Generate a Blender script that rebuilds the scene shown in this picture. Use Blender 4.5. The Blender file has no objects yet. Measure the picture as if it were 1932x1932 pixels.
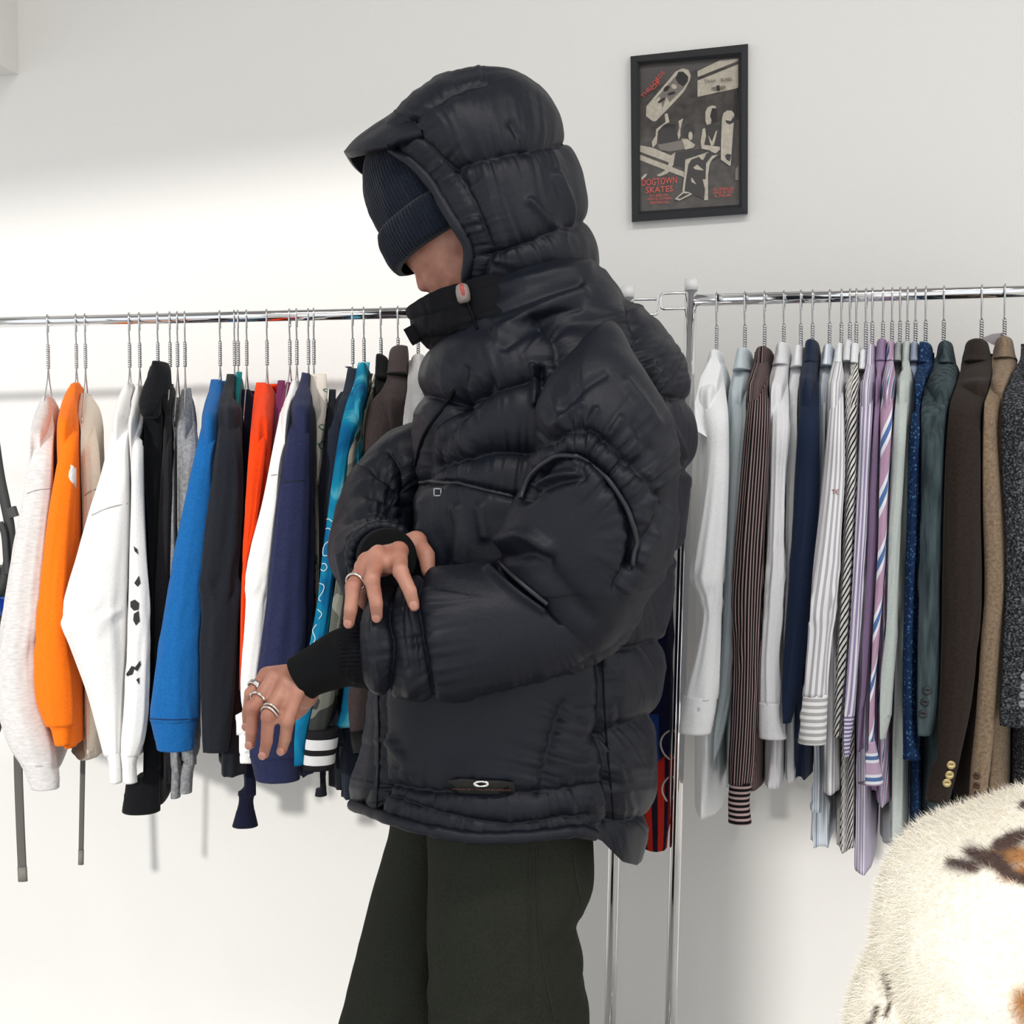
import bpy, bmesh, math, random
import numpy as np
from mathutils import Vector, Matrix
from mathutils.bvhtree import BVHTree

SC = bpy.context.scene
COL = SC.collection
R = math.radians
# ------------------------------------------------------------------ camera, world, sun, exposure
F = 1932.0
CAM_Z = 1.30
PITCH = math.atan(66.0 / F)
cam_d = bpy.data.cameras.new('camera')
cam_d.lens = 36.0
cam_d.sensor_width = 36.0
cam_d.clip_start = 0.02
cam = bpy.data.objects.new('camera', cam_d)
COL.objects.link(cam)
cam.location = (0, 0, CAM_Z)
cam.rotation_euler = (math.pi / 2 - PITCH, 0, 0)
SC.camera = cam

world = bpy.data.worlds.new('world')
SC.world = world
world.use_nodes = True
wn = world.node_tree.nodes
wn['Background'].inputs[0].default_value = (0.93, 0.97, 1.0, 1)
wn['Background'].inputs[1].default_value = 1.2

sun_d = bpy.data.lights.new('sun', 'SUN')
sun_d.energy = 1.9
sun_d.angle = R(2.6)
sun_d.color = (1.0, 0.97, 0.92)
sun = bpy.data.objects.new('sun_shopfront_offscreen', sun_d)
COL.objects.link(sun)
SUN_AZ, SUN_EL = R(22), R(17)
sdir = Vector((math.sin(SUN_AZ) * math.cos(SUN_EL), math.cos(SUN_AZ) * math.cos(SUN_EL), -math.sin(SUN_EL)))
sun.rotation_euler = sdir.to_track_quat('-Z', 'Y').to_euler()
sun.location = (-3, -6, 5)

SC.view_settings.view_transform = 'Standard'
SC.view_settings.look = 'None'
SC.view_settings.gamma = 1.0
SC.view_settings.use_curve_mapping = False
SC.view_settings.exposure = 0.0

# ------------------------------------------------------------------ helpers
cp, sp = math.cos(PITCH), math.sin(PITCH)


def P(px, py, Y):
    """world point on the line of sight of pixel (px, py) at depth Y"""
    dx, dy = (px - 966.0) / F, -(py - 966.0) / F
    d = np.array([dx, cp + dy * sp, dy * cp - sp])
    d = d * (Y / d[1])
    return d + np.array([0, 0, CAM_Z])


def Pv(px, py, Y):
    px, py, Y = np.broadcast_arrays(np.asarray(px, float), np.asarray(py, float), np.asarray(Y, float))
    dx, dy = (px - 966.0) / F, -(py - 966.0) / F
    y = cp + dy * sp
    s = Y / y
    return np.stack([dx * s, Y, (dy * cp - sp) * s + CAM_Z], -1)


def project(p):
    x, y, z = p[..., 0], p[..., 1], p[..., 2] - CAM_Z
    f = y * cp - z * sp
    u = y * sp + z * cp
    return 966 + F * x / f, 966 - F * u / f


def vnoise(p, seed=0):
    p = np.asarray(p, float)
    i = np.floor(p).astype(np.int64)
    f = p - i
    f = f * f * (3 - 2 * f)
    out = 0
    for dx in (0, 1):
        for dy in (0, 1):
            for dz in (0, 1):
                h = ((i[..., 0] + dx) * 374761393 + (i[..., 1] + dy) * 668265263 + (i[..., 2] + dz) * 1274126177 + seed * 974711) & 0x7fffffff
                h = ((h ^ (h >> 13)) * 1274126177) & 0x7fffffff
                h = (h ^ (h >> 16)) & 0xffff
                w = (f[..., 0] if dx else 1 - f[..., 0]) * (f[..., 1] if dy else 1 - f[..., 1]) * (f[..., 2] if dz else 1 - f[..., 2])
                out = out + w * (h / 32767.5 - 1.0)
    return out


def n1(t, seed=0):
    t = np.asarray(t, float)
    z = np.zeros_like(t)
    return vnoise(np.stack([t, z + 0.37, z + 0.71], -1), seed)


SURF = {}


def mk(name, verts, faces, mat, parent=None, smooth=True, origin=None, uv=None, attrs=None, keep=True):
    verts = np.asarray(verts, float)
    o3 = np.zeros(3) if origin is None else np.asarray(origin, float)
    me = bpy.data.meshes.new(name)
    me.from_pydata((verts - o3).tolist(), [], [tuple(int(i) for i in f) for f in faces])
    if uv is not None:
        lay = me.uv_layers.new(name='UVMap')
        li = np.zeros(len(me.loops), dtype=np.int32)
        me.loops.foreach_get('vertex_index', li)
        lay.data.foreach_set('uv', np.asarray(uv, np.float32)[li].ravel())
    if attrs:
        for k, v in attrs.items():
            a = me.attributes.new(k, 'FLOAT', 'POINT')
            a.data.foreach_set('value', np.asarray(v, np.float32))
    if smooth:
        me.polygons.foreach_set('use_smooth', [len(f_) <= 4 for f_ in faces])
    if mat:
        me.materials.append(mat)
    me.update()
    ob = bpy.data.objects.new(name, me)
    COL.objects.link(ob)
    if parent is not None:
        ob.parent = parent
        pw = Vector(parent.get('_w', (0, 0, 0)))
        ob.location = Vector(o3) - pw
    else:
        ob.location = o3
    ob['_w'] = tuple(float(x) for x in o3)
    if keep:
        SURF[ob.name] = (verts, faces)
    return ob


def empty(name, loc):
    e = bpy.data.objects.new(name, None)
    e.empty_display_size = 0.05
    COL.objects.link(e)
    e.location = loc
    e['_w'] = tuple(float(x) for x in loc)
    return e


def tag(o, label, cat, group=None):
    o['label'] = label
    o['category'] = cat
    if group:
        o['group'] = group
    return o


def struct(o):
    o['kind'] = 'structure'
    return o


def grid_faces(nv, nu, closed=True):
    f = []
    m = nu if closed else nu - 1
    for j in range(nv - 1):
        a = j * nu
        for i in range(m):
            i2 = (i + 1) % nu
            f.append((a + i, a + i2, a + nu + i2, a + nu + i))
    return f


def box_v(c, s):
    x, y, z = c
    a, b, d = s[0] / 2, s[1] / 2, s[2] / 2
    v = [(x + i * a, y + j * b, z + k * d) for i in (-1, 1) for j in (-1, 1) for k in (-1, 1)]
    f = [(0, 1, 3, 2), (4, 6, 7, 5), (0, 4, 5, 1), (2, 3, 7, 6), (0, 2, 6, 4), (1, 5, 7, 3)]
    return v, f


class MB:
    def __init__(s):
        s.v = []
        s.f = []

    def add(s, v, f):
        n = len(s.v)
        s.v += [tuple(map(float, q)) for q in v]
        s.f += [tuple(i + n for i in q) for q in f]

    def box(s, c, size, ax=None):
        v, f = box_v((0, 0, 0), size)
        v = np.array(v)
        if ax is not None:
            v = v @ np.array(ax)
        s.add(v + np.array(c), f)

    def build(s, name, mat, parent=None, smooth=False, origin=None, keep=False):
        return mk(name, s.v, s.f, mat, parent, smooth, origin, keep=keep)


def frames(pts, ref=None):
    pts = np.asarray(pts, float)
    t = np.gradient(pts, axis=0)
    t /= np.linalg.norm(t, axis=1)[:, None] + 1e-12
    a = np.zeros_like(pts)
    b = np.zeros_like(pts)
    if ref is None:
        ref = np.array([0, 1.0, 0]) if abs(t[0][1]) < 0.8 else np.array([0, 0, 1.0])
    x = np.cross(t[0], ref)
    x /= np.linalg.norm(x)
    for i in range(len(pts)):
        x = x - t[i] * np.dot(x, t[i])
        x /= np.linalg.norm(x) + 1e-12
        a[i] = x
        b[i] = np.cross(t[i], x)
    return t, a, b


def sweep(pts, r1, r2=None, n=8, ref=None, cap=True, phase=0.0):
    pts = np.asarray(pts, float)
    r1 = np.broadcast_to(np.asarray(r1, float), (len(pts),))
    r2 = r1 if r2 is None else np.broadcast_to(np.asarray(r2, float), (len(pts),))
    t, a, b = frames(pts, ref)
    th = np.linspace(0, 2 * math.pi, n, endpoint=False) + phase
    v = pts[:, None, :] + (r1[:, None] * np.cos(th))[..., None] * a[:, None, :] + (r2[:, None] * np.sin(th))[..., None] * b[:, None, :]
    f = grid_faces(len(pts), n)
    v = v.reshape(-1, 3)
    if cap:
        f.append(tuple(range(n))[::-1])
        f.append(tuple(range((len(pts) - 1) * n, len(pts) * n)))
    return v, f


def resample(pts, n):
    pts = np.asarray(pts, float)
    d = np.r_[0, np.cumsum(np.linalg.norm(np.diff(pts, axis=0), axis=1))]
    s = np.linspace(0, d[-1], n)
    return np.stack([np.interp(s, d, pts[:, k]) for k in range(pts.shape[1])], -1)


def smooth_path(pts, n, it=None):
    """Catmull-Rom through control rows (any number of columns)"""
    p = np.asarray(pts, float)
    if len(p) < 3:
        return resample(p, n)
    q = np.vstack([2 * p[0] - p[1], p, 2 * p[-1] - p[-2]])
    seg = np.linspace(0, len(p) - 1 - 1e-9, n)
    i = seg.astype(int)
    t = (seg - i)[:, None]
    p0, p1, p2, p3 = q[i], q[i + 1], q[i + 2], q[i + 3]
    return 0.5 * (2 * p1 + (p2 - p0) * t + (2 * p0 - 5 * p1 + 4 * p2 - p3) * t ** 2 + (3 * p1 - p0 - 3 * p2 + p3) * t ** 3)


def gsm(a, k):
    if k < 1:
        return a
    w = np.exp(-0.5 * (np.arange(-3 * k, 3 * k + 1) / k) ** 2)
    w /= w.sum()
    pad = np.pad(a, (3 * k, 3 * k), mode='reflect', reflect_type='odd') if len(a) > 3 * k else np.pad(a, (3 * k, 3 * k), mode='edge')
    return np.convolve(pad, w, mode='valid')


_bvh = {}


def hit(px, py, objs):
    """first surface point met by the line of sight of a pixel, among the given objects"""
    best = None
    o = Vector((0, 0, CAM_Z))
    d = Vector(P(px, py, 1.0)) - o
    d.normalize()
    for ob in objs:
        if ob.name not in _bvh:
            v, f = SURF[ob.name]
            _bvh[ob.name] = BVHTree.FromPolygons([tuple(q) for q in v], [tuple(q) for q in f])
        h = _bvh[ob.name].ray_cast(o, d)
        if h[0] is not None and (best is None or h[3] < best[2]):
            nrm = h[1] if h[1].dot(d) < 0 else -h[1]
            best = (h[0], nrm, h[3])
    return best


def surf_poly(pts, objs, off=0.001, step=5.0):
    pts = np.asarray(pts, float)
    L = np.linalg.norm(np.diff(pts, axis=0), axis=1).sum()
    pts = smooth_path(pts, max(int(L / step), len(pts) * 3))
    out = []
    for x, y in pts:
        h = hit(x, y, objs)
        if h:
            out.append(np.array(h[0]) + np.array(h[1]) * off)
    return np.array(out)


def surf_line(name, pts, objs, r, mat, parent, off=0.001, r2=None, n=6, step=5.0):
    p = surf_poly(pts, objs, off, step)
    if len(p) < 4:
        return None
    for k in range(3):
        p[:, k] = gsm(p[:, k], 1)
    v, f = sweep(p, r, r2, n)
    return mk(name, v, f, mat, parent, keep=False)


def decal(name, poly, objs, mat, parent, off=0.0015, n=5):
    """thin patch lying on a surface, outline given as a pixel polygon; triangulated fan of rings"""
    poly = np.asarray(poly, float)
    c = poly.mean(0)
    m = len(poly)
    v = []
    last = None
    for k in range(n + 1):
        s = k / n
        for q in poly:
            x, y = c + (q - c) * max(s, 0.02)
            h = hit(x, y, objs)
            if h is None and last is None:
                return None
            if h is not None and (last is None or abs(h[0][1] - last) < 0.03):
                last = h[0][1]
                v.append(np.array(h[0]) + np.array(h[1]) * off)
            else:
                v.append(P(x, y, last))
    f = grid_faces(n + 1, m)
    f.append(tuple(range(m)))
    return mk(name, v, f, mat, parent, keep=False)


# ------------------------------------------------------------------ materials
MATS = {}


def new_mat(name):
    m = bpy.data.materials.new(name)
    m.use_nodes = True
    nt = m.node_tree
    return m, nt, nt.nodes['Principled BSDF']


def setp(b, **k):
    for n, v in k.items():
        n = n.replace('_', ' ')
        if n in b.inputs:
            b.inputs[n].default_value = v


def c4(c):
    return (c[0], c[1], c[2], 1.0)


def lin(r, g, b):
    def f(x):
        x /= 255.0
        return x / 12.92 if x <= 0.04045 else ((x + 0.055) / 1.055) ** 2.4
    return (f(r), f(g), f(b))


def bump(nt, b, scale, strength, dist=0.002, detail=3.0, coord='Object', stretch=None):
    tc = nt.nodes.new('ShaderNodeTexCoord')
    nz = nt.nodes.new('ShaderNodeTexNoise')
    nz.inputs['Scale'].default_value = scale
    nz.inputs['Detail'].default_value = detail
    bp = nt.nodes.new('ShaderNodeBump')
    bp.inputs['Strength'].default_value = strength
    bp.inputs['Distance'].default_value = dist
    src = tc.outputs[coord]
    if stretch:
        mp = nt.nodes.new('ShaderNodeMapping')
        mp.inputs['Scale'].default_value = stretch
        nt.links.new(src, mp.inputs[0])
        src = mp.outputs[0]
    nt.links.new(src, nz.inputs['Vector'])
    nt.links.new(nz.outputs['Fac'], bp.inputs['Height'])
    nt.links.new(bp.outputs[0], b.inputs['Normal'])
    return nz, src


def plain(name, col, rough=0.6, metal=0.0, bs=None, **k):
    if name in MATS:
        return MATS[name]
    m, nt, b = new_mat(name)
    setp(b, Base_Color=c4(col), Roughness=rough, Metallic=metal, **k)
    if bs:
        bump(nt, b, bs[0], bs[1], bs[2] if len(bs) > 2 else 0.002)
    MATS[name] = m
    return m


def ramp_mat(name, stops, scale, rough=0.9, detail=4.0, coord='Object', stretch=None, bumpst=0.15, kind='noise', sheen=0.0, distortion=0.0, interp='LINEAR'):
    if name in MATS:
        return MATS[name]
    m, nt, b = new_mat(name)
    tc = nt.nodes.new('ShaderNodeTexCoord')
    mp = nt.nodes.new('ShaderNodeMapping')
    mp.inputs['Scale'].default_value = stretch or (1, 1, 1)
    nt.links.new(tc.outputs[coord], mp.inputs[0])
    if kind == 'voronoi':
        nz = nt.nodes.new('ShaderNodeTexVoronoi')
        nz.inputs['Scale'].default_value = scale
        out = nz.outputs['Distance']
    else:
        nz = nt.nodes.new('ShaderNodeTexNoise')
        nz.inputs['Scale'].default_value = scale
        nz.inputs['Detail'].default_value = detail
        nz.inputs['Distortion'].default_value = distortion
        out = nz.outputs['Fac']
    nt.links.new(mp.outputs[0], nz.inputs['Vector'])
    rp = nt.nodes.new('ShaderNodeValToRGB')
    rp.color_ramp.interpolation = interp
    el = rp.color_ramp.elements
    while len(el) < len(stops):
        el.new(0.5)
    for e, (p, c) in zip(el, stops):
        e.position = p
        e.color = c4(c)
    nt.links.new(out, rp.inputs[0])
    nt.links.new(rp.outputs[0], b.inputs['Base Color'])
    setp(b, Roughness=rough, Sheen_Weight=sheen * 0.5, Specular_IOR_Level=0.12)
    bp = nt.nodes.new('ShaderNodeBump')
    bp.inputs['Strength'].default_value = bumpst
    bp.inputs['Distance'].default_value = 0.002
    nt.links.new(out, bp.inputs['Height'])
    nt.links.new(bp.outputs[0], b.inputs['Normal'])
    MATS[name] = m
    return m


def fabric(name, col, rough=0.92, var=0.12, scale=260.0, sheen=0.15):
    d = tuple(max(0, c * (1 - var)) for c in col)
    u = tuple(min(1, c * (1 + var)) for c in col)
    return ramp_mat('fabric_' + name, [(0.35, d), (0.65, u)], scale, rough, 3.0, bumpst=0.25, sheen=sheen)


def stripe_mat(name, bands, period, slant=0.0, rough=0.85, horizontal=False):
    """bands: list of (position 0..1, colour) constant steps repeated every period metres around the cloth"""
    if name in MATS:
        return MATS[name]
    m, nt, b = new_mat(name)
    uv = nt.nodes.new('ShaderNodeUVMap')
    sx = nt.nodes.new('ShaderNodeSeparateXYZ')
    nt.links.new(uv.outputs[0], sx.inputs[0])
    a, c = (sx.outputs[1], sx.outputs[0]) if horizontal else (sx.outputs[0], sx.outputs[1])
    ml = nt.nodes.new('ShaderNodeMath')
    ml.operation = 'MULTIPLY_ADD'
    nt.links.new(c, ml.inputs[0])
    ml.inputs[1].default_value = slant
    nt.links.new(a, ml.inputs[2])
    dv = nt.nodes.new('ShaderNodeMath')
    dv.operation = 'DIVIDE'
    nt.links.new(ml.outputs[0], dv.inputs[0])
    dv.inputs[1].default_value = period
    fr = nt.nodes.new('ShaderNodeMath')
    fr.operation = 'FRACT'
    nt.links.new(dv.outputs[0], fr.inputs[0])
    rp = nt.nodes.new('ShaderNodeValToRGB')
    rp.color_ramp.interpolation = 'CONSTANT'
    el = rp.color_ramp.elements
    while len(el) < len(bands):
        el.new(0.5)
    for e, (p, cc) in zip(el, bands):
        e.position = p
        e.color = c4(cc)
    nt.links.new(fr.outputs[0], rp.inputs[0])
    nt.links.new(rp.outputs[0], b.inputs['Base Color'])
    setp(b, Roughness=rough, Specular_IOR_Level=0.15)
    MATS[name] = m
    return m


M_WALL = plain('wall_paint', (0.80, 0.79, 0.77), 0.85, bs=(90, 0.25, 0.0015))
M_CEIL = plain('ceiling_paint', (0.34, 0.33, 0.32), 0.9, bs=(60, 0.2, 0.001))
M_FLOOR = ramp_mat('floor_concrete', [(0.3, (0.50, 0.49, 0.47)), (0.7, (0.58, 0.57, 0.55))], 6, 0.55, 6, bumpst=0.05)
M_CHROME = plain('chrome', (0.82, 0.82, 0.84), 0.07, 1.0)
M_WIRE = plain('galvanised_wire', (0.62, 0.62, 0.63), 0.28, 1.0)
M_CAP = plain('cap_plastic', (0.78, 0.78, 0.79), 0.25)

# ------------------------------------------------------------------ room
W0, WS = 2.15, 0.19      # back wall: Y = W0 - WS * X
WANG = math.atan(WS)
WT = np.array([math.cos(WANG), -math.sin(WANG), 0])     # along the wall, to the right
WN = np.array([-math.sin(WANG), -math.cos(WANG), 0])    # into the room


def wallP(px, py, off=0.0):
    d = P(px, py, 1.0) - np.array([0, 0, CAM_Z])
    t = (W0 - off / math.cos(WANG)) / (d[1] + WS * d[0])
    return d * t + np.array([0, 0, CAM_Z])


CEIL_Z = 3.4
FRONT_Y = -1.2


def slab(name, a, b, z0, z1, th, mat):
    a, b = np.array(a, float), np.array(b, float)
    t = (b - a) / np.linalg.norm(b - a)
    n = np.array([t[1], -t[0]]) * th
    q = [a, b, b - n, a - n]
    v = [(x, y, z0) for x, y in q] + [(x, y, z1) for x, y in q]
    f = [(0, 1, 5, 4), (1, 2, 6, 5), (2, 3, 7, 6), (3, 0, 4, 7), (4, 5, 6, 7), (3, 2, 1, 0)]
    return struct(mk(name, v, f, mat, smooth=False, keep=False))


wl, wr = -5.0, 2.3
slab('wall_back', (wl, W0 - WS * wl), (wr, W0 - WS * wr), 0, CEIL_Z, 0.12, M_WALL)
slab('wall_right', (wr, W0 - WS * wr), (wr, FRONT_Y), 0, CEIL_Z, 0.12, M_WALL)
slab('sun_block_pier', (-0.85, FRONT_Y), (-1.42, FRONT_Y), 0, CEIL_Z, 0.12, M_WALL)  # unseen pier, added to keep the sun off the person
slab('sun_block_header', (0.75, FRONT_Y), (-0.85, FRONT_Y), 1.72, CEIL_Z, 0.12, M_WALL)  # unseen header panel, shaped so sun reaches only the low right wall
slab('wall_left', (wl, 1.6), (wl, W0 - WS * wl), 0, CEIL_Z, 0.12, M_WALL)
slab('sun_block_lintel', (wr, FRONT_Y), (wl, FRONT_Y), 3.12, CEIL_Z, 0.1, M_WALL)  # unseen lintel, added to end the sun patch below the wall top
v, f = box_v((-1.3, 0.95, -0.05), (7.8, 5.4, 0.1))
struct(mk('floor', v, f, M_FLOOR, smooth=False, keep=False))
v, f = box_v((-1.3, 1.2, CEIL_Z + 0.05), (7.8, 4.8, 0.1))
struct(mk('ceiling', v, f, M_CEIL, smooth=False, keep=False))
# boxed-in beam along the left, its corner meets the back wall
c0 = np.array(wallP(35, 141))
ln = 0.6
q = [c0[:2] - WT[:2] * 0 - WN[:2] * 0.02, c0[:2] + WN[:2] * ln, c0[:2] + WN[:2] * ln - WT[:2] * 0.8, c0[:2] - WT[:2] * 0.8 - WN[:2] * 0.02]
v = [(x, y, c0[2]) for x, y in q] + [(x, y, CEIL_Z) for x, y in q]
f = [(0, 1, 5, 4), (1, 2, 6, 5), (2, 3, 7, 6), (3, 0, 4, 7), (4, 5, 6, 7), (3, 2, 1, 0)]
struct(mk('trim_1', v, f, M_WALL, smooth=False, keep=False))


# ceiling luminaires behind the camera's field of view
def ceiling_panel(x, y, w, l, power, label, lname):
    e = empty('ceiling_light', (x, y, CEIL_Z))
    tag(e, label, 'light', 'ceiling light panels')
    m = MB()
    m.box((x, y, CEIL_Z - 0.03), (w + 0.06, l + 0.06, 0.06))
    m.build('housing', plain('lamp_housing', (0.8, 0.8, 0.8), 0.4), e)
    ld = bpy.data.lights.new('lamp', 'AREA')
    ld.shape = 'RECTANGLE'
    ld.size, ld.size_y = w, l
    ld.energy = power
    ld.color = (1.0, 0.965, 0.92)
    lo = bpy.data.objects.new(lname, ld)
    COL.objects.link(lo)
    lo.parent = e
    lo.location = (0, 0, -0.075)


ceiling_panel(-0.5, -0.2, 1.2, 0.3, 30, 'long ceiling light panel above the shop floor', 'ceiling_lamp_centre_offscreen')
ceiling_panel(1.3, -0.2, 1.2, 0.3, 24, 'ceiling light panel over the shirt rack aisle', 'ceiling_lamp_right_offscreen')

# ------------------------------------------------------------------ garment racks
RK = {'L': dict(X0=-0.19, Y0=1.87, s=0.144, z=P(770, 590, 1.87)[2]),
      'R': dict(X0=0.311, Y0=1.79, s=0.171, z=P(1302, 567, 1.79)[2])}


def railp(rack, px):
    r = RK[rack]
    k = (px - 966.0) / F
    Y = (r['Y0'] + r['s'] * r['X0']) / (1 + r['s'] * k)
    Y = (r['Y0'] + r['s'] * r['X0']) / (1 + r['s'] * k)
    return np.array([k * Y, Y, r['z']])


RAIL_R = 0.0102


def cyl_obj(name, a, b, r, mat, parent, n=24):
    v, f = sweep(np.array([a, (np.array(a) + np.array(b)) / 2, b]), r, None, n)
    o = mk(name, v, f, mat, parent, keep=False)
    return o


def make_rack(rack, pa, pb, post_px, post_bot_px, loop_dir, label):
    a, b = railp(rack, pa), railp(rack, pb)
    e = empty('clothes_rack', (a[0], a[1], 0))
    tag(e, label, 'clothes rack', 'chrome clothes racks')
    cyl_obj('rail', a, b, RAIL_R, M_CHROME, e)
    tdir = (b - a) / np.linalg.norm(b - a)
    for end, ptop in (('in', railp(rack, post_px)), ('out', railp(rack, pa if abs(pa - post_px) > abs(pb - post_px) else pb))):
        top = ptop + np.array([0, 0, 0.037])
        lean = P(post_bot_px, 1932, ptop[1])[0] - P(post_px, 567, ptop[1])[0] if end == 'in' else 0.0
        k = (ptop[2]) / (ptop[2] - P(post_px, 1932, ptop[1])[2])
        foot = np.array([ptop[0] + lean * k, ptop[1], 0.03])
        cyl_obj('post', foot, top - (top - foot) / np.linalg.norm(top - foot) * 0.018, 0.0108, M_CHROME, e)
        cyl_obj('post_cap', top - np.array([0, 0, 0.02]), top, 0.0116, M_CAP, e)
        n = np.array([-tdir[1], tdir[0], 0])
        m = MB()
        v, f = sweep(np.array([foot + n * 0.24 + [0, 0, -0.015], foot + [0, 0, -0.015], foot - n * 0.24 + [0, 0, -0.015]]), 0.0135, None, 16, ref=np.array([0, 0, 1.0]))
        m.add(v, f)
        m.build('foot_bar', M_CHROME, e, smooth=True)
        if end == 'in':
            d = tdir * loop_dir
            pts = []
            zc = ptop[2] + 0.0
            h, l, r = 0.0135, 0.044, 0.006
            base = ptop + d * 0.009
            for p_ in [(0, h), (l - r, h), (l - r * 0.3, h - r * 0.3), (l, h - r), (l, -h + r), (l - r * 0.3, -h + r * 0.3), (l - r, -h), (0, -h)]:
                pts.append(base + d * p_[0] + np.array([0, 0, p_[1]]))
            v, f = sweep(resample(pts, 40), 0.0024, None, 8)
            mk('end_loop', v, f, M_CHROME, e, keep=False)
    return e


make_rack('L', -330, 1183, 1183, 1150, 1, 'chrome clothes rack holding sweatshirts and hoodies')
make_rack('R', 1302, 2330, 1302, 1264, -1, 'chrome clothes rack holding shirts and blazers')


# ------------------------------------------------------------------ hangers
def hanger_meshes():
    rr = RAIL_R + 0.0017
    pts = []
    for a in np.linspace(R(215), R(-5), 18):       # hook over the rail, in the Y-Z plane, camera side is -Y
        pts.append((0, rr * math.cos(a), rr * math.sin(a)))
    pts = pts[::-1]
    tail = [(0, rr * 1.02, -0.012), (0, rr * 0.9, -0.02)]
    # stem: camera side going down to the twist
    back = pts[0]
    hook = [(0, rr * 0.55, -0.02), (0, rr * 0.95, -0.008)] + [(0, rr * math.cos(a), rr * math.sin(a)) for a in np.linspace(R(10), R(195), 16)]
    hook += [(0, -rr * 0.85, -0.018), (0, -rr * 0.35, -0.034), (0, 0, -0.048)]
    hv = sweep(smooth_path(hook, 48), 0.0017, None, 6, ref=np.array([1.0, 0, 0]))
    m = MB()
    for ph in (0, math.pi):
        t = np.linspace(0, 1, 44)
        a = t * 5.5 * 2 * math.pi + ph
        p = np.stack([0.0021 * np.cos(a), 0.0021 * np.sin(a), -0.046 - 0.044 * t], -1)
        v, f = sweep(p, 0.0016, None, 6, ref=np.array([1.0, 0, 0]))
        m.add(v, f)
    fr = [(0, 0, -0.088), (0, -0.012, -0.11), (0, -0.11, -0.19), (0, -0.114, -0.2), (0, -0.105, -0.206), (0, 0.105, -0.206), (0, 0.114, -0.2), (0, 0.11, -0.19), (0, 0.012, -0.11), (0, 0, -0.088)]
    fv = sweep(resample(fr, 60), 0.0013, None, 5, ref=np.array([1.0, 0, 0]))
    out = []
    for nm, (v, f) in (('hook', hv), ('twisted_neck', (m.v, m.f)), ('shoulder_frame', fv)):
        me = bpy.data.meshes.new(nm)
        me.from_pydata([tuple(map(float, q)) for q in v], [], f)
        me.polygons.foreach_set('use_smooth', [True] * len(me.polygons))
        me.materials.append(M_WIRE)
        out.append((nm, me))
    return out


HMESH = hanger_meshes()
HCOUNT = [0]


def hanger(Rp, yaw, holds, tilt=0.0, group='twisted wire hangers'):
    e = empty('wire_hanger', Rp)
    e.rotation_euler = (0, tilt, yaw)
    tag(e, 'twisted wire hanger holding the ' + holds, 'hanger', group)
    for nm, me in HMESH:
        o = bpy.data.objects.new(nm, me)
        COL.objects.link(o)
        o.parent = e
    return e


# ------------------------------------------------------------------ garments
def loft(rows, nu=28, nv=48, fold=0.0, seed=0, kfold=5, expo=2.0, cap=True):
    """rows: array of (cx, cy, cz, ax, ay, bx, by): horizontal elliptical sections with half axes a and b (world XY)"""
    rows = np.asarray(rows, float)
    q = smooth_path(rows, nv)
    th = np.linspace(0, 2 * math.pi, nu, endpoint=False)
    c, s = np.cos(th), np.sin(th)
    c = np.sign(c) * np.abs(c) ** (2 / expo)
    s = np.sign(s) * np.abs(s) ** (2 / expo)
    rng = random.Random(seed)
    vv = np.linspace(0, 1, nv)[:, None]
    mod = 1.0
    if fold:
        amp = fold * np.clip(vv * 2.2, 0.15, 1)
        for kk, wt in ((kfold, 0.55), (kfold + 4, 0.45)):
            ph = rng.random() * 6 + 1.6 * n1(vv * 3.1 + rng.random() * 50, seed) + 1.5 * vv * (rng.random() - 0.5)
            rid = 1 - 2 * np.abs(np.sin(kk * th[None] / 2 + ph)) ** 0.75
            am = 0.6 + 0.9 * vnoise(np.stack(np.broadcast_arrays(np.cos(th)[None] * 1.2 + 0 * vv, np.sin(th)[None] * 1.2 + 0 * vv, vv * 5.0 + seed + kk), -1), seed + kk)
            mod = mod + amp * wt * rid * am
        el = np.exp(-((vv - 0.62) / 0.13) ** 2)
        mod = mod + fold * 1.1 * el * vnoise(np.stack(np.broadcast_arrays(np.cos(th)[None] * 2.2 + 3 * vv, np.sin(th)[None] * 2.2 + 0 * vv, vv * 24.0 + np.cos(th)[None] * 2), -1), seed + 9)
    X = q[:, None, 0] + (q[:, None, 3] * c + q[:, None, 5] * s) * mod
    Yy = q[:, None, 1] + (q[:, None, 4] * c + q[:, None, 6] * s) * mod
    Z = np.broadcast_to(q[:, None, 2], X.shape)
    v = np.stack([X, Yy, Z], -1).reshape(-1, 3)
    f = grid_faces(nv, nu)
    if cap:
        f.append(tuple(range(nu))[::-1])
        f.append(tuple(range((nv - 1) * nu, nv * nu)))
    per = 2 * math.pi * np.sqrt((np.hypot(q[:, 3], q[:, 4]).mean() ** 2 + np.hypot(q[:, 5], q[:, 6]).mean() ** 2) / 2)
    dz = np.r_[0, np.cumsum(np.abs(np.diff(q[:, 2])))]
    rw = np.stack([X[nv // 2], Yy[nv // 2]], -1)
    arc = np.r_[0, np.cumsum(np.linalg.norm(np.diff(rw, axis=0), axis=1))]
    U = np.broadcast_to(arc[None], (nv, nu))
    V = np.broadcast_to(dz[:, None], (nv, nu))
    return v, f, np.stack([U.ravel(), V.ravel()], -1)


GARM = {}
SPECS = []


def garment(key, *a, **k):
    """collect; all garments are shaped together once their neighbours are known"""
    SPECS.append((key, a, k))


def rail_frame(rack):
    sl = RK[rack]['s']
    t = np.array([1.0, -sl]) / math.hypot(1, sl)
    return t, np.array([-sl, -1.0]) / math.hypot(1, sl)      # along the rail; towards the room


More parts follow.
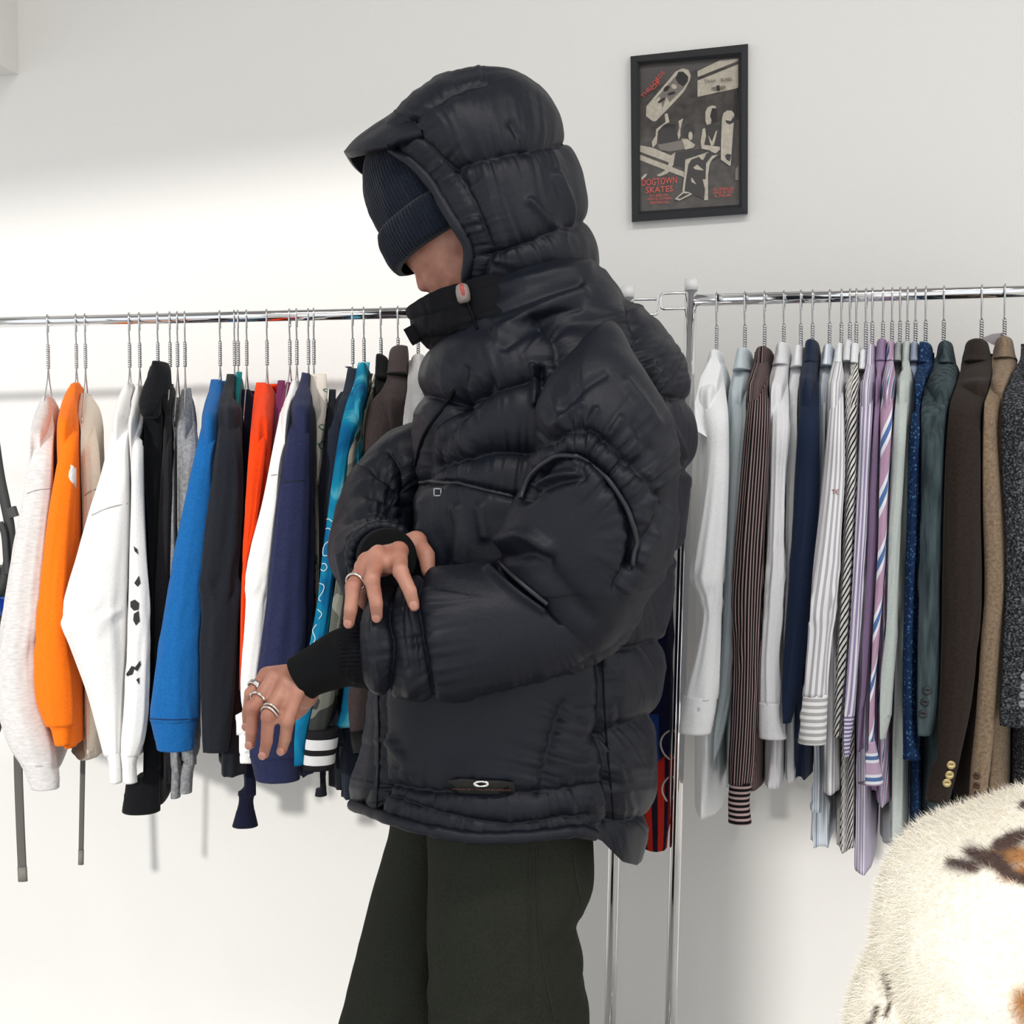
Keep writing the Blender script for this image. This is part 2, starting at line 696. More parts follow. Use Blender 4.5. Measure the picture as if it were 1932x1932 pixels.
def near_end(rack, hx, sleeve, d, sh):
    """shoulder of the near sleeve in rail coordinates: offset along the rail at depth d"""
    Rp = railp(rack, hx)
    k = min(int(np.searchsorted(sleeve[:, 0], sleeve[0, 0] + sh * 0.9)), len(sleeve) - 1)
    S = P((sleeve[k, 1] + sleeve[k, 2]) / 2, sleeve[k, 0], Rp[1] - d)
    t, n = rail_frame(rack)
    q_ = (S - Rp)[:2]
    return float(q_ @ t), float(q_ @ n)


def shape_garment(key, name, label, cat, rack, hx, mat, sleeve, w=0.02, hem=1400, d=0.2, sh=None, cuff=None, cuff_mat=None,
                  collar=None, collar_mat=None, fold=0.1, thick=0.75, hang=True, holds=None, tilt=0.0, far=True, top_w=None, group=None, body_mat=None, body=True, kf=5, prio=3, extra=None, yaw=0.0, hood=False):
    Rp = railp(rack, hx)
    sl = np.asarray(sleeve, float)
    y0 = sl[0, 0]
    sh = sh or 115.0
    parts = []
    rows = []
    dd = np.clip((sl[:, 0] - y0) / sh, 0, 1) ** 0.8 * d
    dd = np.maximum(dd, 0.015)
    for (y, xl, xr), q in zip(sl, dd):
        Yd = Rp[1] - q
        c = P((xl + xr) / 2, y, Yd)
        hw = max((xr - xl) / 2, 1.5) / (F / Yd)
        t = min(max(hw * thick, 0.012), 0.055) * (0.45 + 0.55 * min(1, q / d))
        rows.append((c[0], c[1], c[2], hw, 0, 0, t))
    sd = sum(ord(ch) for ch in key)
    fold *= 1.35 if rack == 'L' else 1.7
    v, f, uv = loft(rows, 56, 72, fold, sd, kf)
    parts.append(dict(name='sleeve', v=v, f=f, uv=uv, mat=mat, par=None))
    if far:
        v2 = v.copy()
        v2[:, :2] = 2 * Rp[:2] - v2[:, :2]
        parts.append(dict(name='sleeve', v=v2, f=f, uv=uv, mat=mat, par=None, far=True))
    if cuff:
        rows2 = []
        for y, xl, xr in np.asarray(cuff, float):
            Yd = Rp[1] - d
            c = P((xl + xr) / 2, y, Yd)
            hw = (xr - xl) / 2 / (F / Yd)
            rows2.append((c[0], c[1], c[2], hw, 0, 0, min(max(hw * thick, 0.012), 0.05)))
        v, f, uv = loft(rows2, 48, 18, 0.03, sd + 1, 6)
        parts.append(dict(name='cuff', v=v, f=f, uv=uv, mat=cuff_mat or mat, par=0))
    tv, nv_ = rail_frame(rack)
    ax = tv * math.sin(yaw) + nv_ * math.cos(yaw)
    L = d / max(math.cos(yaw), 0.5)
    pr = np.array([-ax[1], ax[0]])
    if body:
        ztop = P(hx, y0 + 6, Rp[1])[2]
        zsh = P(hx, y0 + sh * 0.85, Rp[1])[2]
        zhem = P(hx, hem, Rp[1])[2]
        br = []
        for t_, hl, hwf in ((0, 0.25, 0.35), (0.25, 0.42, 0.8), (0.6, 0.75, 1.0), (1.0, 0.98, 1.0)):
            z = ztop + (zsh - ztop) * t_
            br.append((Rp[0], Rp[1], z, ax[0] * L * hl, ax[1] * L * hl, pr[0] * w * hwf, pr[1] * w * hwf))
        for t_ in (0.2, 0.4, 0.6, 0.8, 0.93, 1.0):
            z = zsh + (zhem - zsh) * t_
            br.append((Rp[0], Rp[1], z, ax[0] * L * 0.93, ax[1] * L * 0.93, pr[0] * w * 1.05, pr[1] * w * 1.05))
        v, f, uv = loft(br, 64, 60, fold * 0.9, sd + 7, 6, expo=2.3)
        parts.append(dict(name='body', v=v, f=f, uv=uv, mat=body_mat or mat, par=None))
    if collar:
        ya, yb, hwp = collar
        ppm = F / Rp[1]
        za, zb = P(hx, ya, Rp[1])[2], P(hx, yb, Rp[1])[2]
        h = hwp / ppm
        sx = (top_w or 0.0) / ppm
        cr = []
        for t_, hl, hf in ((0, 0.03, 0.25), (0.03, 0.052, 0.62), (0.12, 0.064, 0.86), (0.4, 0.074, 1.0), (0.75, 0.085, 1.18), (0.97, 0.094, 1.36), (1.0, 0.09, 1.2)):
            z = za + (zb - za) * t_
            cr.append((Rp[0] + sx, Rp[1], z, ax[0] * hl, ax[1] * hl, pr[0] * h * hf, pr[1] * h * hf))
        v, f, uv = loft(cr, 40, 24, 0.03, sd + 3, 4)
        parts.append(dict(name='collar', v=v, f=f, uv=uv, mat=collar_mat or mat, par=None))
    if hood:
        rows = []
        for y, xl, xr in hood:
            Y_ = Rp[1] - 0.12 - 0.05 * (y - hood[0][0]) / 100
            c = P((xl + xr) / 2, y, Y_)
            rows.append((c[0], c[1], c[2], (xr - xl) / 2 / (F / Y_), 0, 0, 0.03))
        v, f, uv = loft(rows, 44, 34, 0.08, 5, 4)
        parts.append(dict(name='hood', v=v, f=f, uv=uv, mat=mat, par=None))
    return dict(key=key, name=name, label=label, cat=cat, rack=rack, hx=hx, Rp=Rp, parts=parts, prio=prio, yaw=yaw, hang=hang, holds=holds, tilt=tilt, group=group, d=d, ax=ax)


CN, CZ = 0.008, 0.012


def blur(a, k):
    for ax_ in (0, 1):
        a = np.apply_along_axis(lambda r: gsm(r, k), ax_, a)
    return a


def press_apart(gs, rack):
    """neighbours on a crowded rail flatten against each other instead of passing through"""
    t, n = rail_frame(rack)
    o = railp(rack, 966)[:2]
    for g in gs:
        g['s0'] = float((g['Rp'][:2] - o) @ t)
        for p_ in g['parts']:
            q_ = p_['v'][:, :2] - o
            p_['s'], p_['n'] = q_ @ t, q_ @ n
    gs.sort(key=lambda g: g['s0'])
    n0, n1_, z0, z1_ = -0.34, 0.36, 0.45, 1.65
    NN, NZ = int((n1_ - n0) / CN) + 1, int((z1_ - z0) / CZ) + 1

    def extents(g):
        lo = np.full((NN, NZ), np.inf)
        hi = np.full((NN, NZ), -np.inf)
        for p_ in g['parts']:
            fq = np.array([q_ for q_ in p_['f'] if len(q_) == 4])
            arr = np.stack([p_['s'], p_['n'], p_['v'][:, 2]], -1)
            for u_ in (0.0, 0.33, 0.66):
                for w_ in (0.0, 0.33, 0.66):
                    c_ = (arr[fq[:, 0]] * (1 - u_) * (1 - w_) + arr[fq[:, 1]] * u_ * (1 - w_) + arr[fq[:, 2]] * u_ * w_ + arr[fq[:, 3]] * (1 - u_) * w_)
                    i_ = np.clip(np.rint((c_[:, 1] - n0) / CN).astype(int), 0, NN - 1)
                    j_ = np.clip(np.rint((c_[:, 2] - z0) / CZ).astype(int), 0, NZ - 1)
                    np.minimum.at(lo, (i_, j_), c_[:, 0])
                    np.maximum.at(hi, (i_, j_), c_[:, 0])
        return lo, hi

    def dil(a, fn, k=1):
        out = a.copy()
        for di in range(-k, k + 1):
            for dj in range(-k, k + 1):
                out = fn(out, np.roll(np.roll(a, di, 0), dj, 1))
        return out

    nn = n0 + CN * np.arange(NN)[:, None]
    for rnd in range(3):
        E = [extents(g) for g in gs]
        E = [(dil(l, np.minimum), dil(h, np.maximum)) for l, h in E]
        for i, gi in enumerate(gs):
            for j in range(i + 1, min(i + 9, len(gs))):
                gj = gs[j]
                ov = np.isfinite(E[i][0]) & np.isfinite(E[j][0])
                bad = ov & (E[i][1] > E[j][0] - 0.0006)
                if not bad.any():
                    continue
                plane = 0.5 * (gi['s0'] + gj['s0'] + (math.tan(gi['yaw']) + math.tan(gj['yaw'])) * nn) + np.zeros((NN, NZ))
                d_ = gi['prio'] - gj['prio']
                k_ = 0.5 + 0.5 * np.sign(d_) * min(1.0, abs(d_) / 2.0)
                with np.errstate(invalid='ignore'):
                    ext = E[i][1] * k_ + E[j][0] * (1 - k_)
                near = np.clip((nn - 0.085) / 0.03, 0, 1) + np.zeros((NN, NZ))
                B = np.where(ov & np.isfinite(ext), plane * (1 - near) + np.where(np.isfinite(ext), ext, 0) * near, np.nan)
                # spread to the surrounding cells, then soften
                m_ = np.isfinite(B)
                F_ = np.where(m_, B, 0.0)
                W_ = m_.astype(float)
                num, den = blur(F_, 2), blur(W_, 2)
                Bs = np.where(den > 0.02, num / np.maximum(den, 1e-6), np.nan)
                act = dil(bad.astype(float), np.maximum, 2) > 0
                for g, sg in ((gi, 1), (gj, -1)):
                    for p_ in g['parts']:
                        fi = np.clip((p_['n'] - n0) / CN, 0, NN - 1.001)
                        fj = np.clip((p_['v'][:, 2] - z0) / CZ, 0, NZ - 1.001)
                        a_, b_ = fi.astype(int), fj.astype(int)
                        u_, w_ = fi - a_, fj - b_
                        bb = (Bs[a_, b_] * (1 - u_) * (1 - w_) + Bs[a_ + 1, b_] * u_ * (1 - w_) + Bs[a_, b_ + 1] * (1 - u_) * w_ + Bs[a_ + 1, b_ + 1] * u_ * w_)
                        on = act[np.rint(fi).astype(int), np.rint(fj).astype(int)] & np.isfinite(bb)
                        if sg > 0:
                            p_['s'] = np.where(on, np.minimum(p_['s'], bb - 0.0004), p_['s'])
                        else:
                            p_['s'] = np.where(on, np.maximum(p_['s'], bb + 0.0004), p_['s'])
    for g in gs:
        for p_ in g['parts']:
            p_['v'] = p_['v'].copy()
            p_['v'][:, :2] = o + p_['s'][:, None] * t + p_['n'][:, None] * n


def build_garments():
    for rack in ('L', 'R'):
        sp_ = [(k, a, kw) for k, a, kw in SPECS if a[3] == rack]
        sp_.sort(key=lambda q_: q_[1][4])
        t, n = rail_frame(rack)
        s0 = np.array([float(railp(rack, a[4])[:2] @ t) for k, a, kw in sp_])
        e0 = []
        for k, a, kw in sp_:
            es, en = near_end(rack, a[4], np.asarray(a[6], float), kw.get('d', 0.2), kw.get('sh') or 115.0)
            e0.append(0.2 * es / max(en, 0.05))
        tg_ = s0 + np.array(e0)
        ds = np.diff(s0)
        # hangers on one rail never cross: near and far ends keep the order of the hooks
        df = np.clip(np.diff(tg_), 0.25 * ds, 1.75 * ds)
        e_ = np.r_[0, np.cumsum(df)]
        e_ += np.median(tg_ - e_)
        e_ = 0.5 * (e_ + (s0 + np.median(tg_ - s0)))
        gs = []
        for (k, a, kw), ee, ss in zip(sp_, e_, s0):
            gs.append(shape_garment(k, *a, yaw=math.atan2(ee - ss, 0.2), **kw))
        press_apart(gs, rack)
        for g in gs:
            Rp = g['Rp']
            e = empty(g['name'], Rp)
            tag(e, g['label'], g['cat'], g['group'] or ('garments on the left rack' if rack == 'L' else 'garments on the right rack'))
            obs = []
            for p_ in g['parts']:
                par = e if p_['par'] is None else obs[p_['par']]
                ob = mk(p_['name'], p_['v'], p_['f'], p_['mat'], par, origin=Rp, uv=p_['uv'])
                if p_['par'] is not None:
                    ob.location = (0, 0, 0)
                obs.append(ob)
            keep_ = [o_ for o_, p_ in zip(obs, g['parts']) if not p_.get('far')]
            if g['hang']:
                hanger(Rp, math.atan2(g['ax'][0], -g['ax'][1]), g['holds'] or g['label'], g['tilt'])
            GARM[g['key']] = (e, keep_)


# --- left rack fabrics
def FB(n, r, g, b, **k):
    return fabric(n, lin(r, g, b), **k)


m_heather = ramp_mat('heather_fleece', [(0.3, lin(204, 201, 200)), (0.5, lin(216, 212, 211)), (0.7, lin(226, 223, 222))], 90, 0.95, 4, stretch=(1, 1, 3.5), bumpst=0.3, sheen=0.2)
m_orange = FB('orange', 250, 120, 24, var=0.06)
m_cream = FB('cream', 226, 216, 200, var=0.05)
m_white = FB('white', 236, 235, 234, var=0.03)
m_white2 = FB('offwhite', 228, 227, 226, var=0.03)
m_black = FB('black', 20, 21, 24)
m_char = FB('charcoal', 38, 36, 40)
m_gheather = ramp_mat('grey_heather', [(0.3, lin(118, 119, 122)), (0.7, lin(158, 159, 162))], 160, 0.95, 4, bumpst=0.2)
m_dheather = ramp_mat('dark_heather', [(0.3, lin(70, 70, 73)), (0.7, lin(100, 100, 103))], 160, 0.95, 4, bumpst=0.2)
m_blue = FB('blue', 24, 94, 158, var=0.1)
m_ink = FB('ink', 30, 33, 40)
m_teal = FB('teal', 20, 118, 124)
m_navy = FB('navy', 38, 42, 72)
m_navyd = FB('darknavy', 22, 24, 44)
m_red = FB('redorange', 236, 66, 16, var=0.06)
m_plum = FB('plum', 110, 42, 82)
m_brown = FB('darkbrown', 70, 60, 60)
m_lgrey = FB('lightgrey', 205, 203, 202, var=0.05)
m_floral = ramp_mat('floral', [(0.0, lin(222, 214, 205)), (0.56, lin(216, 206, 196)), (0.6, lin(60, 120, 96)), (0.64, lin(214, 206, 196)), (0.70, lin(176, 30, 44)), (0.78, lin(214, 170, 70))], 22, 0.85, 2, interp='CONSTANT', bumpst=0.02)
m_tie = ramp_mat('tie_dye', [(0.32, lin(8, 62, 104)), (0.46, lin(14, 96, 142)), (0.56, lin(20, 128, 160)), (0.64, lin(120, 200, 214)), (0.72, lin(16, 90, 130))], 7, 0.9, 3, stretch=(1, 1, 0.8), distortion=1.2, bumpst=0.03)
m_camo = ramp_mat('camouflage', [(0.0, lin(52, 54, 52)), (0.42, lin(104, 106, 98)), (0.5, lin(150, 150, 140)), (0.6, lin(82, 84, 78))], 8, 0.85, 2, interp='CONSTANT', distortion=0.6, bumpst=0.03)
m_bw = stripe_mat('striped_rib', [(0, (0.01, 0.01, 0.012)), (0.22, (0.62, 0.62, 0.63)), (0.48, (0.01, 0.01, 0.012)), (0.62, (0.62, 0.62, 0.63)), (0.86, (0.01, 0.01, 0.012))], 0.0665, horizontal=True)

LG = garment
LG('heather', 'sweatshirt', 'pale heather grey sweatshirt beside the orange one', 'sweatshirt', 'L', 95, m_heather,
   [(745, 88, 97), (790, 74, 100), (850, 58, 106), (950, 42, 98), (1050, 24, 88), (1150, 8, 78), (1250, -6, 72), (1330, -2, 80), (1400, 16, 100), (1440, 40, 110)], w=0.022, hem=1420,
   cuff=[(1432, 36, 109), (1460, 50, 111), (1487, 60, 111)], holds='pale heather grey sweatshirt', fold=0.07, prio=5)
LG('orange', 'sweatshirt', 'bright orange sweatshirt with a white print', 'sweatshirt', 'L', 148, m_orange,
   [(722, 138, 150), (770, 130, 152), (830, 118, 146), (900, 104, 140), (1000, 88, 131), (1100, 77, 124), (1180, 69, 125), (1260, 65, 132), (1320, 69, 137), (1368, 86, 138)], w=0.024, hem=1362,
   cuff=[(1362, 86, 137), (1375, 96, 132), (1405, 104, 131)], holds='orange sweatshirt', fold=0.06, prio=6)
LG('cream', 'sweatshirt', 'cream sweatshirt between the orange and the white one', 'sweatshirt', 'L', 165, m_cream,
   [(742, 152, 166), (790, 152, 176), (850, 154, 186), (930, 158, 190), (1050, 158, 192), (1200, 160, 186), (1330, 162, 184), (1420, 166, 176)], w=0.03, hem=1400, holds='cream sweatshirt', fold=0.08, d=0.13, prio=2)
LG('white', 'sweatshirt', 'plain white sweatshirt with a wide drop-shoulder sleeve right of the cream one', 'sweatshirt', 'L', 248, m_white,
   [(722, 238, 250), (770, 226, 256), (830, 208, 256), (900, 190, 252), (960, 172, 249), (1050, 147, 244), (1130, 124, 242), (1165, 119, 241), (1210, 131, 239), (1300, 163, 233), (1370, 182, 229), (1425, 196, 227)], w=0.02, hem=1400,
   cuff=[(1420, 200, 227), (1440, 206, 229), (1476, 208, 230)], holds='wide-sleeved white sweatshirt', fold=0.06, prio=7)
LG('white2', 'sweatshirt', 'white sweatshirt with small black drawings down its sleeve', 'sweatshirt', 'L', 267, m_white2,
   [(725, 256, 268), (780, 253, 270), (850, 250, 270), (950, 248, 272), (1050, 245, 277), (1150, 243, 283), (1250, 239, 283), (1330, 234, 281), (1390, 229, 274), (1425, 228, 262)], w=0.014, hem=1380,
   cuff=[(1422, 228, 260), (1445, 231, 257), (1476, 232, 259)], holds='white sweatshirt with black drawings', fold=0.06, prio=6)
LG('blackhood', 'hoodie', 'black hoodie with its hood hanging at the front', 'hoodie', 'L', 301, m_black,
   [(690, 284, 322), (740, 266, 326), (800, 264, 324), (900, 272, 320), (1000, 280, 314), (1100, 284, 310), (1200, 284, 308), (1300, 276, 308), (1380, 256, 305), (1450, 241, 303)], w=0.018, hem=1480, hood=((684, 292, 314), (700, 286, 320), (730, 272, 322), (760, 262, 316), (780, 268, 300), (788, 276, 290)),
   cuff=[(1440, 244, 302), (1490, 236, 302), (1530, 231, 302)], holds='black hoodie', fold=0.08, prio=4, d=0.13)
LG('char', 'sweatshirt', 'charcoal sweatshirt between the black hoodie and the grey ones', 'sweatshirt', 'L', 324, m_char,
   [(725, 318, 330), (780, 314, 336), (850, 308, 336), (950, 300, 330), (1050, 294, 326), (1150, 290, 322), (1215, 291, 312), (1300, 296, 312)], w=0.022, hem=1440, holds='charcoal sweatshirt', fold=0.08, d=0.14, prio=3)
LG('grey1', 'sweatshirt', 'grey heather sweatshirt next to the charcoal one', 'sweatshirt', 'L', 338, m_gheather,
   [(750, 333, 344), (800, 328, 348), (870, 324, 347), (950, 321, 342), (1100, 318, 340), (1300, 318, 346), (1420, 320, 348), (1455, 326, 349)], w=0.02, hem=1400,
   cuff=[(1450, 324, 347), (1470, 324, 342), (1504, 322, 340)], holds='grey heather sweatshirt beside the charcoal one', fold=0.1, d=0.13, prio=2)
LG('grey2', 'sweatshirt', 'grey heather sweatshirt next to the blue one', 'sweatshirt', 'L', 352, m_gheather,
   [(732, 348, 360), (780, 344, 366), (850, 344, 374), (950, 342, 366), (1100, 340, 360), (1300, 344, 364), (1410, 346, 370), (1442, 348, 370)], w=0.02, hem=1400,
   cuff=[(1438, 346, 369), (1460, 342, 364), (1495, 340, 362)], holds='grey heather sweatshirt beside the blue one', fold=0.1, d=0.14, prio=3)
LG('blue', 'sweatshirt', 'royal blue sweatshirt with a wide ribbed cuff', 'sweatshirt', 'L', 418, m_blue,
   [(716, 398, 418), (770, 388, 420), (850, 370, 410), (950, 348, 400), (1050, 328, 390), (1150, 312, 382), (1250, 296, 378), (1320, 286, 376), (1357, 283, 374)], w=0.024, hem=1350,
   cuff=[(1355, 284, 372), (1385, 291, 369), (1413, 297, 366)], holds='royal blue sweatshirt', fold=0.05, prio=7)
LG('ink', 'sweatshirt', 'near-black sweatshirt to the right of the blue one', 'sweatshirt', 'L', 445, m_ink,
   [(706, 426, 442), (760, 418, 448), (830, 410, 456), (920, 396, 460), (1010, 382, 456), (1090, 370, 452), (1140, 376, 450), (1250, 374, 446), (1340, 378, 440), (1417, 382, 430)], w=0.03, hem=1412, holds='near-black sweatshirt', fold=0.1, prio=6)
LG('teal', 'sweatshirt', 'teal sweatshirt squeezed between two dark ones', 'sweatshirt', 'L', 452, m_teal,
   [(702, 446, 458), (740, 444, 464), (800, 442, 464), (900, 442, 460), (1100, 436, 456), (1300, 432, 450)], w=0.014, hem=1420, holds='teal sweatshirt', fold=0.06, d=0.11, prio=1)
LG('navyd', 'sweatshirt', 'dark navy sweatshirt with a gathered cuff left of the red one', 'sweatshirt', 'L', 468, m_navyd,
   [(735, 452, 472), (790, 450, 482), (880, 446, 478), (1000, 440, 468), (1150, 450, 468), (1300, 457, 478), (1420, 457, 482), (1500, 450, 483)], w=0.028, hem=1440,
   cuff=[(1494, 450, 483), (1515, 450, 478), (1558, 438, 487)], holds='dark navy sweatshirt', fold=0.1, d=0.1, prio=3)
LG('red', 'sweatshirt', 'vivid red-orange sweatshirt left of the plum one', 'sweatshirt', 'L', 506, m_red,
   [(722, 482, 502), (780, 476, 504), (850, 470, 502), (950, 464, 490), (1050, 459, 476), (1150, 455, 468), (1300, 452, 466)], w=0.022, hem=1380, holds='red-orange sweatshirt', fold=0.08, prio=5)
LG('plum', 'sweatshirt', 'plum purple sweatshirt between the red and the white one', 'sweatshirt', 'L', 549, m_plum,
   [(718, 524, 538), (780, 516, 534), (850, 506, 526), (950, 488, 508), (1050, 472, 494), (1150, 462, 484), (1300, 456, 476)], w=0.016, hem=1380, holds='plum sweatshirt', fold=0.08, d=0.13, prio=3)
LG('white3', 'sweatshirt', 'plain white sweatshirt left of the navy one', 'sweatshirt', 'L', 562, m_white,
   [(716, 540, 556), (770, 530, 556), (850, 514, 548), (950, 494, 536), (1040, 470, 524), (1100, 456, 514), (1140, 460, 506), (1230, 452, 496), (1310, 441, 486), (1384, 442, 476)], w=0.02, hem=1380,
   cuff=[(1380, 447, 474), (1410, 448, 472), (1437, 450, 472)], holds='plain white sweatshirt', fold=0.05, prio=6)
LG('navy', 'sweatshirt', 'faded navy sweatshirt behind the extended hand', 'sweatshirt', 'L', 584, m_navy,
   [(703, 560, 576), (750, 552, 578), (830, 542, 584), (910, 528, 586), (1000, 515, 584), (1100, 503, 580), (1200, 493, 576), (1300, 481, 570), (1390, 470, 568), (1425, 468, 567)], w=0.028, hem=1410,
   cuff=[(1422, 470, 566), (1445, 476, 566), (1470, 483, 566)], holds='faded navy sweatshirt', fold=0.05, prio=7)
LG('floral', 'shirt', 'white floral print shirt with red and green flowers', 'shirt', 'L', 594, m_floral,
   [(706, 580, 616), (760, 578, 618), (830, 576, 612), (900, 582, 602), (960, 586, 598), (1200, 580, 596)], w=0.026, hem=1380, holds='floral print shirt', fold=0.12, d=0.12, prio=3)
LG('ink2', 'sweatshirt', 'black sweatshirt right of the floral shirt', 'sweatshirt', 'L', 655, m_ink,
   [(735, 616, 634), (800, 604, 632), (900, 596, 628), (1000, 590, 622), (1150, 586, 612), (1300, 598, 613), (1420, 599, 614), (1464, 597, 615)], w=0.03, hem=1460, hang=False, fold=0.1, d=0.11, prio=1,
   cuff=[(1458, 598, 614), (1480, 597, 615), (1500, 594, 617)])
LG('darkhood', 'hoodie', 'dark slate hoodie left of the tie-dye top', 'hoodie', 'L', 667, FB('slate', 34, 40, 52),
   [(692, 650, 664), (740, 634, 658), (800, 620, 646), (900, 608, 640), (1000, 602, 630), (1200, 594, 620), (1400, 590, 650)], w=0.034, hem=1470, holds='dark slate hoodie', fold=0.1, d=0.13, prio=2)
LG('tie', 'tshirt', 'teal tie-dye long-sleeved top with white outline drawings', 't-shirt', 'L', 688, m_tie,
   [(684, 676, 700), (730, 662, 698), (800, 644, 676), (870, 632, 658), (950, 621, 648), (1050, 608, 636), (1150, 597, 624), (1250, 578, 612), (1330, 560, 592), (1400, 545, 578), (1442, 538, 576)], w=0.018, hem=1330, holds='teal tie-dye top', fold=0.05, far=False, prio=5)
LG('black3', 'sweatshirt', 'black high-necked sweatshirt left of the brown jacket', 'sweatshirt', 'L', 720, m_black,
   [(680, 704, 734), (740, 692, 730), (820, 672, 706), (950, 664, 690), (1100, 650, 676), (1300, 636, 664)], w=0.026, hem=1440, collar=(672, 720, 15), holds='black high-necked sweatshirt', fold=0.08, d=0.12, prio=2)
LG('camo', 'jacket', 'grey camouflage jacket with black and white striped cuffs', 'jacket', 'L', 712, m_camo,
   [(705, 690, 704), (760, 672, 690), (838, 654, 672), (900, 646, 670), (1000, 638, 666), (1100, 622, 654), (1200, 604, 640), (1290, 586, 636), (1350, 576, 626), (1382, 574, 618)], w=0.008, hem=1380, hang=False, d=0.2,
   cuff=[(1374, 573, 640), (1410, 571, 636), (1450, 568, 630)], cuff_mat=m_bw, fold=0.05, prio=4)
LG('brown', 'jacket', 'dark brown collared jacket behind the person', 'jacket', 'L', 752, m_brown,
   [(690, 728, 768), (735, 690, 756), (800, 680, 742), (900, 674, 732), (1000, 668, 726), (1150, 662, 716), (1290, 634, 700), (1375, 628, 690)], w=0.04, hem=1370, collar=(656, 712, 26), top_w=8, holds='dark brown jacket', fold=0.07, d=0.17, prio=4)
LG('lgrey', 'shirt', 'light grey shirt beside the dark brown jacket', 'shirt', 'L', 790, m_lgrey,
   [(680, 772, 800), (740, 766, 796), (800, 760, 790), (900, 756, 786), (1200, 752, 780)], w=0.026, hem=1350, collar=(672, 712, 15), holds='light grey shirt', fold=0.1, prio=2)
# --- right rack fabrics
w1 = (0.80, 0.80, 0.80)
s_dark = stripe_mat('pinstripe_dark', [(0, lin(18, 16, 18)), (0.62, lin(150, 128, 128))], 0.0052)
s_darkh = stripe_mat('pinstripe_dark_cuff', [(0, lin(18, 16, 18)), (0.55, lin(170, 148, 150))], 0.0085, horizontal=True)
s_lblue = stripe_mat('stripe_light_blue', [(0, lin(226, 232, 238)), (0.7, lin(150, 165, 190))], 0.006)
s_grey = stripe_mat('stripe_white_grey', [(0, lin(236, 236, 238)), (0.55, lin(178, 176, 184))], 0.009)
s_greyh = stripe_mat('stripe_white_grey_cuff', [(0, lin(238, 238, 238)), (0.5, lin(176, 174, 176))], 0.0105, horizontal=True)
s_bw = stripe_mat('stripe_black_white', [(0, lin(226, 224, 220)), (0.6, lin(30, 28, 32))], 0.0055)
s_bws = stripe_mat('stripe_black_white_slanted', [(0, lin(226, 224, 220)), (0.6, lin(30, 28, 32))], 0.0062, slant=0.5)
s_lav = stripe_mat('stripe_lavender', [(0, lin(228, 224, 236)), (0.5, lin(150, 138, 172))], 0.0065)
s_lavh = stripe_mat('stripe_lavender_cuff', [(0, lin(218, 212, 228)), (0.5, lin(120, 108, 150))], 0.0062, horizontal=True)
s_pink = stripe_mat('stripe_pink_blue', [(0, lin(184, 150, 176)), (0.55, lin(232, 232, 240)), (0.68, lin(84, 116, 172)), (0.86, lin(232, 232, 240))], 0.04, slant=0.42)
s_pinkh = stripe_mat('stripe_pink_blue_cuff', [(0, lin(184, 160, 186)), (0.55, lin(226, 226, 236)), (0.68, lin(84, 112, 160)), (0.86, lin(226, 226, 236))], 0.032, horizontal=True)
m_shirtw = fabric('shirt_white', lin(238, 240, 242), var=0.02, rough=0.8)
m_shirtw2 = fabric('shirt_soft_white', lin(226, 226, 230), var=0.02, rough=0.8)
m_pale = fabric('pale_blue', lin(196, 208, 214), var=0.03, rough=0.8)
m_shnavy = fabric('shirt_navy', lin(28, 40, 64), var=0.08, rough=0.8)
m_purple = fabric('shirt_purple', lin(150, 126, 160), var=0.05, rough=0.8)
m_sage = fabric('shirt_sage', lin(186, 194, 190), var=0.04, rough=0.8)
m_sgrey = fabric('shirt_grey', lin(160, 162, 164), var=0.04, rough=0.8)
m_bgrey = fabric('shirt_blue_grey', lin(150, 160, 182), var=0.05, rough=0.8)
m_speck = ramp_mat('speckled_blue', [(0.0, lin(160, 190, 204)), (0.16, lin(70, 116, 150)), (0.3, lin(34, 62, 100)), (0.6, lin(24, 44, 78))], 190, 0.8, kind='voronoi', bumpst=0.05)
m_tealg = ramp_mat('teal_grey_wool', [(0.3, lin(40, 50, 54)), (0.7, lin(78, 92, 96))], 120, 0.9, 4, stretch=(1, 1, 0.12), bumpst=0.1)
m_espresso = FB('espresso', 46, 38, 34, var=0.15)
m_camel = ramp_mat('camel_wool', [(0.3, lin(116, 98, 80)), (0.7, lin(150, 130, 108))], 240, 0.95, 4, bumpst=0.25, sheen=0.2)
m_tweed = ramp_mat('charcoal_tweed', [(0.38, lin(28, 29, 32)), (0.52, lin(58, 60, 64)), (0.68, lin(120, 122, 126))], 330, 0.95, 5, bumpst=0.3)

RG = garment
RG('w1', 'dress_shirt', 'crisp white dress shirt right beside the chrome post', 'shirt', 'R', 1350, m_shirtw,
   [(672, 1340, 1358), (720, 1330, 1366), (780, 1330, 1374), (860, 1334, 1376), (950, 1324, 1374), (1040, 1310, 1370), (1090, 1304, 1367), (1125, 1316, 1365), (1165, 1324, 1362), (1230, 1312, 1360), (1290, 1296, 1358), (1318, 1290, 1354)], w=0.024, hem=1490,
   cuff=[(1312, 1290, 1354), (1345, 1284, 1350), (1382, 1280, 1342)], collar=(664, 712, 14), holds='crisp white dress shirt', fold=0.07, d=0.17, prio=6)
RG('pale', 'dress_shirt', 'pale blue-grey shirt left of the brown pinstriped one', 'shirt', 'R', 1403, m_pale,
   [(672, 1388, 1408), (720, 1382, 1410), (800, 1380, 1410), (900, 1372, 1402), (1050, 1366, 1392), (1200, 1362, 1386), (1320, 1352, 1378), (1400, 1330, 1362), (1455, 1314, 1340)], w=0.02, hem=1450, collar=(660, 705, 14), holds='pale blue-grey shirt', fold=0.1, d=0.13, prio=3)
